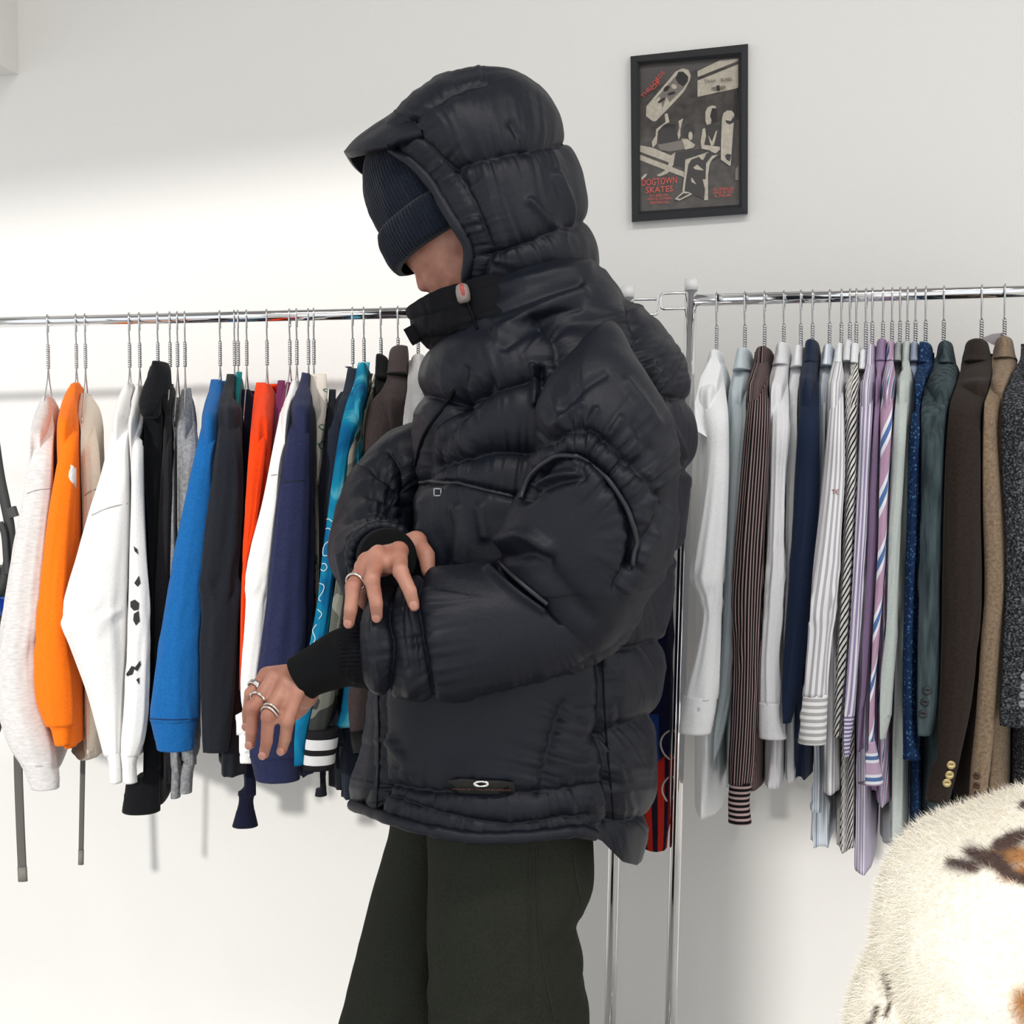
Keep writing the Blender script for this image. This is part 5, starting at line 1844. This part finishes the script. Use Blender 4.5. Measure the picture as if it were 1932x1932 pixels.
# hem line
hx = [640, 655, 720, 800, 900, 1000, 1100, 1140, 1175, 1200, 1240]
hy = [1515, 1520, 1546, 1572, 1590, 1586, 1574, 1592, 1626, 1632, 1600]
px, py = project(base)
vv = np.linspace(0, 1, 380)[:, None] ** 2.5
mir = (520 - np.arange(520)) % 520
near_i = np.where(np.sin(2 * math.pi * np.arange(520) / 520) <= 0, np.arange(520), mir)
ztar = Pv(px[-1], np.interp(px[-1], hx, hy), base[-1, :, 1])[:, 2]
zsh = (ztar - base[-1, :, 2])[near_i]
base[..., 2] += vv * zsh[None]
D1, Wd = 0.022, 22
seams_t = [
    ([(786, 744), (815, 752), (843, 759)], D1, 20), ([(843, 759), (902, 737), (961, 723), (1010, 708)], D1, Wd),
    ([(873, 690), (843, 759), (798, 820), (776, 909)], 0.010, 9, 0.001), ([(920, 715), (863, 778), (824, 830), (783, 902)], 0.010, 12, 0.0015),
    ([(806, 880), (863, 866), (928, 853), (1000, 856)], 0.022, Wd, 0.005, 13, 44),
    ([(781, 922), (808, 912), (847, 912), (909, 925), (975, 940)], 0.012, 7, 0.001),
    ([(772, 909), (771, 980), (773, 1050)], 0.008, 7, 0.001),
    ([(1003, 600), (1042, 635), (1052, 680), (1059, 740)], 0.010, 14, 0.004, 12, 26),
    ([(1186, 560), (1202, 631), (1209, 706), (1220, 760)], 0.010, 14, 0.004, 14, 40),
    ([(1205, 705), (1260, 742), (1318, 748)], 0.014, 20, 0.006, 16, 50), ([(1240, 905), (1280, 902), (1320, 886)], 0.016, 20, 0.005),
    ([(1230, 1065), (1290, 1045)], 0.014, 18, 0.005),
    ([(1135, 1215), (1142, 1376), (1159, 1560)], 0.012, 12, 0.003, 14, 40), ([(1137, 1226), (1200, 1226), (1275, 1206)], 0.018, 22, 0.005),
    ([(1145, 1394), (1195, 1372), (1255, 1348)], 0.018, 22, 0.005), ([(1160, 1562), (1200, 1556), (1240, 1538)], 0.014, 18, 0.004),
    ([(1062, 1330), (1050, 1359), (1033, 1427), (1016, 1499)], 0.008, 12, 0.004, 12, 36), ([(718, 1478), (845, 1497), (1016, 1500), (1155, 1480)], 0.011, 13, 0.004, 13, 28),
    ([(716, 1300), (717, 1427), (712, 1535)], 0.012, 8, 0.003, 14, 20), ([(696, 1300), (697, 1440), (682, 1520)], 0.006, 6, 0.001),
    ([(720, 1500), (820, 1535), (950, 1560), (1110, 1545)], 0.009, 10, 0.004, 11, 22),
]
folds_t = [([(1005, 690), (1010, 730), (1008, 760)], 0.012, 7), ([(1020, 690), (1022, 730)], -0.010, 6), ([(800, 1000), (830, 1050), (820, 1090)], 0.006, 12), ([(860, 960), (868, 1010), (862, 1060)], 0.008, 10),
           ([(905, 960), (915, 1010)], 0.006, 12), ([(790, 950), (795, 1000)], 0.005, 9), ([(735, 1400), (770, 1450), (740, 1460)], 0.008, 14), ([(925, 590), (1000, 560), (1090, 535)], -0.007, 9), ([(940, 625), (1010, 585), (1100, 552)], 0.008, 12), ([(920, 545), (1000, 525), (1110, 500)], 0.006, 12), ([(950, 650), (1020, 605), (1090, 580)], -0.005, 10),
           ([(1255, 780), (1272, 820), (1290, 860)], 0.008, 9), ([(1230, 690), (1250, 720)], 0.008, 10)]
jpts = relief(base, True, seams_t, folds_t, 0.0028, 15, 21)
jacket = skin_grid('jacket', jpts, True, m_jk, person, True, True)
jacket['label'] = 'black quilted down jacket'


def jtube(name, ctrl, nv, nu, seams, folds, mat, parent, seed, wr=0.0025, ref=None, cap=(True, True), wsc=15, puck=1.0):
    """ctrl rows: px, py, Y, radius across in px, radius in depth (m)"""
    q = smooth_path(np.array(ctrl, float), nv)
    pts = Pv(q[:, 0], q[:, 1], q[:, 2])
    r1 = np.maximum(q[:, 3], 2) / (F / q[:, 2])
    r2 = np.maximum(q[:, 4], 0.003)
    t, a, b_ = frames(pts, ref)
    th = np.linspace(0, 2 * math.pi, nu, endpoint=False)
    base_ = pts[:, None] + (r1[:, None] * np.cos(th))[..., None] * a[:, None] + (r2[:, None] * np.sin(th))[..., None] * b_[:, None]
    p_ = relief(base_, True, seams, folds, wr, wsc, seed, puck)
    return skin_grid(name, p_, True, mat, parent, *cap)


YA = 1.15
seams_u = [
    ([(1004, 843), (1054, 818), (1094, 809), (1129, 818), (1199, 881), (1253, 939)], 0.013, 16, 0.006, 15, 50),
    ([(1253, 941), (1230, 1000), (1190, 1066), (1160, 1110)], 0.007, 8, 0.002),
    ([(987, 939), (1008, 895), (1040, 866), (1075, 858), (1109, 868), (1152, 908), (1186, 966), (1198, 1020), (1192, 1070)], 0.020, 9, 0.003, 18, 24),
]
folds_u = [([(1010, 900), (1060, 880), (1095, 888)], -0.006, 8), ([(1000, 935), (1050, 912), (1100, 902)], -0.006, 10), ([(1000, 915), (1045, 898), (1085, 893)], 0.006, 8),
           ([(950, 1020), (990, 1010), (1030, 1035)], 0.010, 14), ([(960, 1050), (1000, 1045), (1030, 1055)], -0.008, 12), ([(1240, 1010), (1215, 1060)], 0.006, 12), ([(1225, 900), (1240, 960)], 0.006, 10),
           ([(1030, 1075), (1080, 1130), (1110, 1160)], -0.006, 18), ([(1060, 770), (1100, 730), (1140, 705)], -0.004, 9), ([(1050, 800), (1075, 775), (1095, 762)], 0.005, 8), ([(1185, 720), (1215, 760), (1240, 800)], 0.005, 10), ([(1200, 800), (1225, 845)], -0.004, 9), ([(1110, 800), (1125, 775)], 0.005, 7), ([(1150, 820), (1170, 790)], 0.005, 7), ([(1080, 805), (1092, 780)], 0.004, 6)]
uctrl = [(1160, 672, YA + .06, 14, .03), (1156, 686, YA + .045, 40, .06), (1148, 720, YA + .03, 72, .08), (1140, 786, YA + .01, 124, .098), (1142, 860, YA, 139, .102), (1130, 950, YA, 153, .10), (1108, 1035, YA, 163, .098),
         (1108, 1090, YA + .005, 146, .09), (1112, 1140, YA + .01, 108, .078), (1116, 1178, YA + .02, 64, .06), (1118, 1196, YA + .03, 18, .03)]
up = jtube('upper_sleeve', uctrl, 300, 360, seams_u, folds_u, m_jk, jacket, 31)
seams_f = [([(752, 1070), (732, 1150), (742, 1230), (730, 1340)], 0.012, 6, 0.003, 22, 30), ([(800, 1060), (786, 1120), (796, 1200), (822, 1345)], 0.010, 7, 0.004, 24, 40), ([(772, 1110), (760, 1180), (772, 1260)], 0.005, 8, 0.001), ([(715, 1130), (708, 1200), (716, 1260)], 0.004, 7, 0.001),
           ([(1190, 1190), (1100, 1260), (1010, 1296), (900, 1320)], 0.006, 8, 0.002)]
folds_f = [([(940, 1066), (985, 1105), (1030, 1140), (1060, 1170)], -0.010, 8), ([(925, 1075), (975, 1118), (1025, 1150)], 0.008, 8), ([(710, 1130), (706, 1200), (712, 1290)], 0.010, 12), ([(765, 1110), (768, 1200), (772, 1300)], 0.008, 13)]
fctrl = [(1185, 1085, YA + .02, 60, .05), (1150, 1105, YA + .02, 100, .07), (1080, 1140, YA + .015, 124, .078), (1000, 1168, YA + .012, 127, .08), (900, 1191, YA + .008, 128, .08), (835, 1197, YA + .005, 126, .079), (785, 1205, YA + .004, 119, .076),
         (745, 1210, YA, 108, .072), (712, 1213, YA, 98, .068), (696, 1214, YA, 84, .06), (690, 1214, YA, 66, .05)]
fo = jtube('lower_sleeve', fctrl, 310, 330, seams_f, folds_f, m_jk, jacket, 41, wr=0.002)
# elastic wrist cuff, finely gathered
gath = [([(640 + 0 * i, 1150 + 8.5 * i), (705, 1148 + 8.5 * i)], 0.0035, 2.2, 0.0006) for i in range(18)]
jtube('elastic_cuff', [(712, 1214, YA, 74, .055), (690, 1216, YA, 78, .058), (668, 1218, YA, 76, .056), (655, 1219, YA, 70, .052), (651, 1219, YA, 58, .045)], 50, 240, gath, [], m_trim, fo, 51, wr=0.001)
# black under-sleeve to the wrist of the extended hand
usl = jtube('under_sleeve', [(700, 1238, YA, 62, .045), (655, 1240, YA, 58, .042), (615, 1256, YA, 52, .036), (584, 1271, YA, 46, .032), (569, 1281, YA, 45, .031)], 60, 80, [], [([(640, 1215), (660, 1245)], 0.006, 10)], m_inner, person, 61, wr=0.002)
usl['label'] = 'black jersey under-sleeve'
# far arm
YR = 1.46
rs = [([(735, 850), (755, 880), (775, 925)], 0.010, 8, 0.002), ([(705, 870 + 20), (740, 905), (772, 930)], 0.012, 10, 0.004), ([(690, 930), (730, 940), (775, 955)], 0.010, 12, 0.004, 12, 30), ([(650, 985), (700, 965), (760, 975)], 0.008, 12, 0.004, 12, 30)]
rf = [([(660, 1020), (690, 1000), (720, 990)], 0.006, 8), ([(640, 1050), (650, 1090), (660, 1130)], 0.006, 8)]
ra = jtube('upper_sleeve', [(830, 850, YR + .03, 55, .05), (790, 862, YR + .03, 66, .06), (752, 893, YR + .02, 72, .066), (722, 935, YR, 74, .068), (704, 985, YR - .04, 74, .07), (696, 1030, YR - .1, 74, .06), (700, 1052, YR - .15, 68, .05), (712, 1060, YR - .18, 56, .04)],
           140, 180, rs, rf, m_jk, jacket, 71, wr=0.0035, wsc=22, cap=(True, True))
# gathered elastic edge round the far wrist
cc = P(722, 1052, 1.235)
t_ = np.linspace(0, 2 * math.pi, 121)
rr_ = 58 / (F / 1.235)
ept = np.stack([cc[0] + rr_ * np.cos(t_), cc[1] + 0.012 * np.cos(t_ + 0.6), cc[2] + rr_ * 1.05 * np.sin(t_)], -1)
v, f = sweep(ept, 0.0062 * (1 + 0.25 * np.abs(np.sin(t_ * 12)) + 0.2 * n1(t_ * 9, 5)), None, 12, ref=np.array([0, 1.0, 0]))
stick(mk('elastic_cuff', v, f, m_jk, None, keep=False), ra)
ru = jtube('under_sleeve', [(712, 1046, 1.32, 50, .034), (720, 1050, 1.27, 52, .036), (727, 1052, 1.23, 56, .036), (730, 1054, 1.185, 57, .036), (731, 1055, 1.172, 53, .034)], 40, 80, [], [], m_inner, person, 81, wr=0.002, ref=np.array([0, 0, 1.0]))
ru['label'] = 'black jersey under-sleeve'

# hood
H_ROWS = [(149, 866, 908, 180, .012), (153, 846, 945, 180, .04), (166, 815, 1000, 180, .078), (187, 789, 1032, 180, .10), (212, 760, 1051, 180, .12), (238, 738, 1062, 178, .133), (262, 726, 1070, 168, .142), (288, 738, 1080, 156, .147), (325, 765, 1094, 145, .15),
          (348, 792, 1101, 140, .15), (385, 826, 1110, 136, .15), (440, 857, 1120, 131, .15), (486, 884, 1130, 128, .15), (523, 889, 1134, 129, .145), (556, 886, 1136, 134, .13), (590, 890, 1140, 140, .115), (620, 895, 1145, 145, .10)]
nvh, nuh = 280, 320
q = smooth_path(np.array(H_ROWS, float), nvh)
y, xf, xb, t0, bb = q.T
t0 = np.radians(np.clip(t0, 0, 180))
a = (xb - xf) / (1 - np.cos(t0)) / (F / YC)
xc = P(0, 966, YC)[0] + 0
XB = Pv(xb, y, YC)
uu = np.linspace(-1, 1, nuh)
th = t0[:, None] * uu[None]
hb = np.zeros((nvh, nuh, 3))
hb[..., 0] = XB[:, None, 0] - a[:, None] + a[:, None] * np.cos(th)
hb[..., 1] = YC - bb[:, None] * np.sin(th) * -1 * -1
hb[..., 2] = XB[:, None, 2]
seams_h = [([(850, 322), (900, 303), (976, 283), (1071, 267), (1090, 262)], 0.013, 20, 0.004, 16, 50), ([(905, 486), (960, 470), (1003, 453), (1060, 429), (1125, 413)], 0.014, 20, 0.004, 20, 50),
           ([(764, 230), (812, 283), (863, 340), (898, 394), (917, 475), (905, 540)], 0.009, 9, 0.003, 13, 26), ([(762, 232), (810, 192), (870, 158), (920, 150)], 0.009, 14, 0.003),
           ([(890, 545), (960, 525), (1050, 505), (1145, 505)], 0.003, 18, 0.0015, 18, 30)]
folds_h = [([(1000, 380), (1040, 415), (1075, 435)], 0.006, 8), ([(1050, 330), (1075, 380), (1090, 415)], 0.006, 7), ([(965, 235), (985, 262), (995, 285)], -0.005, 8)]
hpts = relief(hb, False, seams_h, folds_h, 0.0025, 14, 91)
hood = skin_grid('hood', hpts, False, m_jk, jacket)
sol = hood.modifiers.new('thickness', 'SOLIDIFY')
sol.thickness = 0.012
sol.offset = -1
# padded band along both edges of the hood opening
for col in (0, nuh - 1):
    k0 = int(nvh * 0.375)
    e_ = hpts[k0:int(nvh * 0.9), col]
    for c_ in range(3):
        e_[:, c_] = gsm(e_[:, c_].copy(), 4)
    e_ = resample(e_, 90)
    v, f = sweep(e_, 0.0075 + 0.0012 * n1(np.arange(90) / 4.0, 3), None, 12)
    stick(mk('opening_binding', v, f, m_jk, None, keep=False), hood)
# brim over the forehead
nb_, mb_ = 60, 90
br_c = np.array([(775, 205), (745, 228), (712, 250), (680, 276), (661, 298)], float)
br_s = np.array([(800, 262), (782, 266), (764, 270), (750, 275), (742, 281)], float)
pcn, psd = smooth_path(br_c, nb_), smooth_path(br_s, nb_)
uu = np.linspace(-1, 1, mb_)
wgt = np.abs(uu) ** 2.0
bx_ = pcn[:, None, 0] * (1 - wgt) + psd[:, None, 0] * wgt
by_ = pcn[:, None, 1] * (1 - wgt) + psd[:, None, 1] * wgt
Yn_ = YC - 0.112 * np.abs(uu)[None] ** 0.85 * np.linspace(1.06, 0.95, nb_)[:, None]
bpt = Pv(bx_, by_, Yn_)
bpt[..., 1] = np.where(uu[None] < 0, Yn_, 2 * YC - Yn_)
bpt = relief(bpt, False, [], [], 0.0015, 20, 95)
brim = skin_grid('brim', bpt, False, m_jk, hood)
so_ = brim.modifiers.new('thickness', 'SOLIDIFY')
so_.thickness = 0.011
so_.offset = 1
# stand collar
CR = [((768, 590), (1120, 500), .118), ((772, 606), (1125, 520), .126), ((780, 628), (1135, 545), .136), ((796, 652), (1150, 590), .152), ((832, 676), (1120, 620), .150), ((880, 690), (1100, 650), .14)]
ctl = np.array([(a_[0], a_[1], b_[0], b_[1], c_) for a_, b_, c_ in CR], float)
q = smooth_path(ctl, 90)
th = np.linspace(0, 2 * math.pi, 220, endpoint=False)
cs_, sn_ = np.cos(th), np.sin(th)
pa = Pv(q[:, 0], q[:, 1], YC)
pb = Pv(q[:, 2], q[:, 3], YC)
mid, hf = (pa + pb) / 2, (pb - pa) / 2
cb = mid[:, None] + hf[:, None] * (np.sign(cs_) * np.abs(cs_) ** 0.9)[None, :, None]
cb[..., 1] = YC - q[:, None, 4] * np.sign(sn_) * np.abs(sn_) ** 0.9
seams_c = [([(872, 540), (885, 580), (900, 625), (915, 668)], 0.008, 9, 0.003), ([(770, 604), (820, 590), (880, 572)], 0.003, 6, 0.002), ([(800, 640), (850, 640), (890, 632)], 0.004, 12, 0.003)]
cpts = relief(cb, True, seams_c, [], 0.002, 18, 97)
collar = skin_grid('collar', cpts, True, m_trim, jacket)
so_ = collar.modifiers.new('thickness', 'SOLIDIFY')
so_.thickness = 0.01
so_.offset = -1
# hook-and-loop tab on the collar
c_ = P(783, 630, YC - 0.03)
m = MB()
m.box(c_, (0.021, 0.03, 0.02), np.array(Matrix.Rotation(0.5, 3, 'Y')))
stick(m.build('collar_tab', m_trim, None), collar)

# piping, zips, toggle, patch
m_pipe = plain('piping', lin(30, 32, 40), 0.4)
JS = [jacket, up, fo]
stick(surf_line('piping', [(985, 945), (1008, 893), (1040, 864), (1075, 855), (1109, 865), (1154, 906), (1188, 964), (1200, 1015), (1196, 1065)], [up], 0.0032, m_pipe, None, off=0.003, step=6), up)
stick(surf_line('piping', [(782, 918), (808, 909), (847, 909), (909, 921), (972, 936)], [jacket], 0.003, m_pipe, None, off=0.002, step=6), jacket)
stick(surf_line('zip', [(773, 920), (773, 980), (775, 1040)], [jacket], 0.002, m_trim, None, off=0.001, step=6), jacket)
stick(surf_line('zip', [(858, 736), (843, 762), (800, 822), (779, 905)], [jacket], 0.0024, m_trim, None, off=0.001, step=6), jacket)
stick(surf_line('piping', [(945, 1062), (990, 1102), (1035, 1138)], [fo, up], 0.003, m_pipe, None, off=0.002, step=6), fo)
for pts, ob_ in (([(714, 1310), (716, 1427), (711, 1530)], jacket), ([(1136, 1235), (1143, 1376), (1158, 1545)], jacket)):
    stick(surf_line('stitch_line', pts, [ob_], 0.0011, m_trim, None, off=0.0006, step=6), ob_)
# hem roll
hp_ = [(x_, np.interp(x_, hx, hy) - 9) for x_ in (668, 700, 740, 790, 840, 890, 940, 990, 1040, 1090, 1120)]
p_ = surf_poly(hp_, [jacket], 0.002, 5)
if len(p_) > 5:
    for c_ in range(3):
        p_[:, c_] = gsm(p_[:, c_].copy(), 3)
    v, f = sweep(p_, 0.0075 * (1 + 0.22 * n1(np.arange(len(p_)) / 2.6, 8)), None, 12)
    stick(mk('hem_roll', v, f, m_jk, None, keep=False), jacket)
# cord toggle at the collar
h = hit(877, 556, [hood, collar, jacket])
tc_ = np.array(h[0]) + np.array([-0.002, -0.007, 0])
ppm = F / tc_[1]
pts = np.array([tc_ + np.array([0.002 * s_, 0, -s_ * 18 / ppm]) for s_ in (-1, -0.8, -0.3, 0.2, 0.7, 1)])
v, f = sweep(pts, np.array([7, 11.5, 13.5, 13.5, 12.5, 8]) / ppm, None, 16)
m_tog = plain('clear_toggle', lin(190, 176, 170), 0.1, Transmission_Weight=0.5)
tg = stick(mk('cord_toggle', v, f, m_tog, None, keep=False), jacket)
pts = pts[1:5] + np.array([0.0, -0.0052, 0.001])
v, f = sweep(pts, np.array([4, 6.5, 6.5, 4]) / ppm, None, 12)
stick(mk('toggle_insert', v, f, plain('toggle_red', lin(170, 70, 64), 0.4), None, keep=False), jacket)
stick(surf_line('drawcord', [(868, 528), (862, 518), (872, 510), (882, 480), (884, 440)], [hood, collar], 0.0014, m_trim, None, off=0.002, step=4), jacket)
stick(surf_line('drawcord', [(880, 572), (888, 588), (894, 606), (902, 622)], [hood, collar, jacket], 0.0016, m_trim, None, off=0.002, step=5), jacket)
# zip pull under the pocket flap
h = hit(829, 930, [jacket])
c_ = np.array(h[0]) + np.array(h[1]) * 0.003
m = MB()
s_ = 6.5 / (F / c_[1])
for dx, dz, wx, wz in ((-s_, 0, 0.0014, 2.2 * s_), (s_, 0, 0.0014, 2.2 * s_), (0, s_, 2 * s_, 0.0014), (0, -s_, 2 * s_, 0.0014)):
    m.box(c_ + np.array([dx + dz * 0.1, 0, dz]), (wx, 0.002, wz))
stick(m.build('zip_pull', plain('zip_pull_metal', (0.35, 0.36, 0.38), 0.35, 0.8), None), jacket)
# logo patch on the hem
pat = [(848, 1470), (870, 1467), (945, 1470), (968, 1473), (969, 1498), (945, 1499), (870, 1496), (850, 1494)]
pt_ = decal('logo_patch', pat, [jacket], plain('patch_black', lin(10, 10, 12), 0.5), None, 0.004, 6)
if pt_ is not None:
    stick(pt_, jacket)
    SURF[pt_.name] = (np.array([v_.co[:] for v_ in pt_.data.vertices]), [tuple(p_.vertices) for p_ in pt_.data.polygons])
    h = hit(908, 1478, [pt_])
    if h:
        c_ = np.array(h[0]) + np.array([0, -0.002, 0])
        sc_ = 1 / (F / c_[1])
        t_ = np.linspace(0, 2 * math.pi, 41)
        pp = np.stack([c_[0] + 12.5 * sc_ * np.cos(t_), c_[1] + 0 * t_, c_[2] + 4.6 * sc_ * np.sin(t_)], -1)
        v, f = sweep(pp, 2.6 * sc_ * (0.75 + 0.4 * np.abs(np.cos(t_))), 0.0012, 8, ref=np.array([0, 1.0, 0]))
        o = mk('logo_ring', v, f, m_silver, None, keep=False)
        o.parent = jacket
    def onp(px, py):
        h_ = hit(px, py, [pt_])
        q_ = np.array(h_[0]) if h_ else P(px, py, c_[1])
        return q_ + np.array([0, -0.0015, 0])
    text_decal('OAKLEY OUTERWEAR', onp, jacket, 854, 1486, 965, (1489.5, 1492), plain('logo_orange', lin(110, 66, 50), 0.6))

# ------------------------------------------------------------------ shaggy cardigan in the foreground
m_card, nt, b = new_mat('shaggy_wool')
at = nt.nodes.new('ShaderNodeAttribute')
at.attribute_name = 'brown'
at2 = nt.nodes.new('ShaderNodeAttribute')
at2.attribute_name = 'rust'
mx1 = nt.nodes.new('ShaderNodeMix')
mx1.data_type = 'RGBA'
mx1.inputs[6].default_value = c4(lin(246, 240, 226))
mx1.inputs[7].default_value = c4(lin(168, 116, 62))
mx2 = nt.nodes.new('ShaderNodeMix')
mx2.data_type = 'RGBA'
mx2.inputs[7].default_value = c4(lin(70, 46, 38))
nt.links.new(at2.outputs['Fac'], mx1.inputs[0])
nt.links.new(mx1.outputs[2], mx2.inputs[6])
nt.links.new(at.outputs['Fac'], mx2.inputs[0])
nt.links.new(mx2.outputs[2], b.inputs['Base Color'])
setp(b, Roughness=0.95, Sheen_Weight=0.3)
bump(nt, b, 160, 0.5, 0.003, 4)
YK = 0.98


def card_attr(p):
    px, py = project(p)
    n = vnoise(p * 55, 4)
    n2 = vnoise(p * 60, 6)
    br = np.zeros(len(p))
    for poly, w_ in (([(1796, 1626), (1838, 1634)], 13), ([(1832, 1608), (1882, 1626), (1902, 1646)], 18), ([(1884, 1590), (1940, 1574), (2000, 1560)], 17), ([(1906, 1650), (1960, 1668)], 13), ([(1672, 1837), (1680, 1880), (1672, 1915)], 7),
                     ([(1930, 1520), (1980, 1512)], 8), ([(1655, 1900), (1640, 1932)], 6)):
        d, _, _ = polydist(px, py, poly)
        br = np.maximum(br, np.exp(-(d / (w_ * (1 + 0.45 * n))) ** 2))
    ru_ = np.zeros(len(p))
    for poly, w_ in (([(1890, 1618), (1960, 1612)], 24), ([(1905, 1650), (1960, 1640)], 20), ([(1932, 1890), (1960, 1930)], 26)):
        d, _, _ = polydist(px, py, poly)
        k_ = 0.35 if w_ < 8 else 1.0
        ru_ = np.maximum(ru_, k_ * np.exp(-(d / (w_ * (1 + 0.5 * n))) ** 2))
    return np.clip(br * 1.5 + 0.3 * n2 * br - 0.15, 0, 1), np.clip(ru_ * 1.3 - 0.1 + 0.2 * n2 * ru_, 0, 1)


rows = [(1497, 1935, 2040), (1505, 1912, 2080), (1525, 1878, 2110), (1548, 1846, 2140), (1578, 1797, 2160), (1604, 1758, 2175), (1640, 1718, 2190), (1680, 1692, 2200), (1740, 1672, 2205), (1800, 1667, 2205), (1860, 1676, 2205), (1932, 1698, 2200), (2100, 1715, 2190), (2300, 1722, 2180), (2480, 1726, 2170)]
rr_ = []
for y_, xl, xr in rows:
    c_ = P((xl + xr) / 2, y_, YK)
    rr_.append((c_[0], c_[1], c_[2], (xr - xl) / 2 / (F / YK), 0, 0, min(0.13, 0.03 + (y_ - 1497) / 1200)))
v, f, uv = loft(rr_, 140, 160, 0.012, 17, 5, expo=2.3)
v = v + 0.004 * vnoise(v * 30, 2)[:, None] * np.array([0.7, 0.7, 0.3])
ab, ar = card_attr(v)
ce = empty('knit_cardigan', (0.49, YK, 0.49))
tag(ce, 'shaggy cream wool cardigan with brown and rust motifs on a stool', 'cardigan')
cbod = stick(mk('body', v, f, m_card, None, uv=uv, attrs={'brown': ab, 'rust': ar}), ce)
sl_ = smooth_path(np.array([(1720, 1770, .045), (1694, 1820, .042), (1668, 1880, .042), (1648, 1950, .042), (1634, 2080, .04), (1630, 2240, .036)], float), 60)
pts = Pv(sl_[:, 0], sl_[:, 1], YK + 0.03)
vs_, fs_ = sweep(pts, sl_[:, 2] * 0.6, sl_[:, 2], 40)
vs_ = vs_ + 0.004 * vnoise(vs_ * 34, 5)[:, None]
ab2, ar2 = card_attr(vs_)
csl = stick(mk('sleeve', vs_, fs_, m_card, None, attrs={'brown': ab2, 'rust': ar2}), ce)
rng = np.random.default_rng(3)
for nm_par, (vv_, ff_), num in ((cbod, (v, f), 26000), (csl, (vs_, fs_), 6000)):
    quads = np.array([q_ for q_ in ff_ if len(q_) == 4])
    p0 = vv_[quads]
    ar_ = np.linalg.norm(np.cross(p0[:, 1] - p0[:, 0], p0[:, 3] - p0[:, 0]), axis=1)
    px_, py_ = project(p0.mean(1))
    ar_ = ar_ * ((px_ < 2000) & (py_ < 2000) & (py_ > 1400))
    idx = rng.choice(len(quads), num, p=ar_ / ar_.sum())
    u_, w_ = rng.random(num)[:, None], rng.random(num)[:, None]
    q_ = p0[idx]
    root = q_[:, 0] * (1 - u_) * (1 - w_) + q_[:, 1] * u_ * (1 - w_) + q_[:, 2] * u_ * w_ + q_[:, 3] * (1 - u_) * w_
    nr = np.cross(q_[:, 1] - q_[:, 0], q_[:, 3] - q_[:, 0])
    nr /= np.linalg.norm(nr, axis=1)[:, None] + 1e-9
    ctr_ = vv_.mean(0)
    sg = np.sign(np.sum(nr * (root - ctr_), 1))[:, None]
    nr *= sg
    ln_ = 0.005 + 0.008 * rng.random(num)[:, None]
    lean = rng.normal(0, 0.55, (num, 3)) + np.array([-0.35, 0, -0.45])
    dir_ = nr * 0.6 + lean * 0.7
    dir_ /= np.linalg.norm(dir_, axis=1)[:, None] + 1e-9
    tip_ = root + dir_ * ln_
    sidev = np.cross(tip_ - root, rng.normal(0, 1, (num, 3)))
    sidev /= np.linalg.norm(sidev, axis=1)[:, None] + 1e-9
    w0 = 0.0004
    tv = np.stack([root - sidev * w0 - nr * 0.001, root + sidev * w0 - nr * 0.001, tip_], 1).reshape(-1, 3)
    tf = np.arange(num * 3).reshape(-1, 3)
    a1, a2 = card_attr(root)
    fz = stick(mk('wool_fuzz', tv, tf, m_card, None, attrs={'brown': np.repeat(a1, 3), 'rust': np.repeat(a2, 3)}, keep=False), nm_par)
    fz['kind'] = 'stuff'
# stool under it
zs = float(v[:, 2].min())
cx_ = float((v[:, 0].min() + v[:, 0].max()) / 2)
m_wood = ramp_mat('stool_wood', [(0.3, lin(120, 84, 56)), (0.7, lin(160, 118, 82))], 14, 0.5, 5, stretch=(1, 8, 1), bumpst=0.1)
se = empty('display_stool', (cx_, YK, 0))
tag(se, 'wooden display stool under the shaggy cardigan', 'stool')
v_, f_ = sweep(np.array([(cx_, YK, zs - 0.03), (cx_, YK, zs - 0.015), (cx_, YK, zs + 0.002)]), [0.17, 0.175, 0.17], None, 40)
stick(mk('seat', v_, f_, m_wood, None, smooth=False, keep=False), se)
for sx_ in (-1, 1):
    for sy_ in (-1, 1):
        v_, f_ = sweep(np.array([(cx_ + sx_ * 0.14, YK + sy_ * 0.12, 0), (cx_ + sx_ * 0.12, YK + sy_ * 0.1, zs / 2), (cx_ + sx_ * 0.10, YK + sy_ * 0.09, zs - 0.02)]), [0.013, 0.016, 0.017], None, 14)
        stick(mk('leg', v_, f_, m_wood, None, keep=False), se)

for ob_ in bpy.data.objects:
    if '_w' in ob_:
        del ob_['_w']
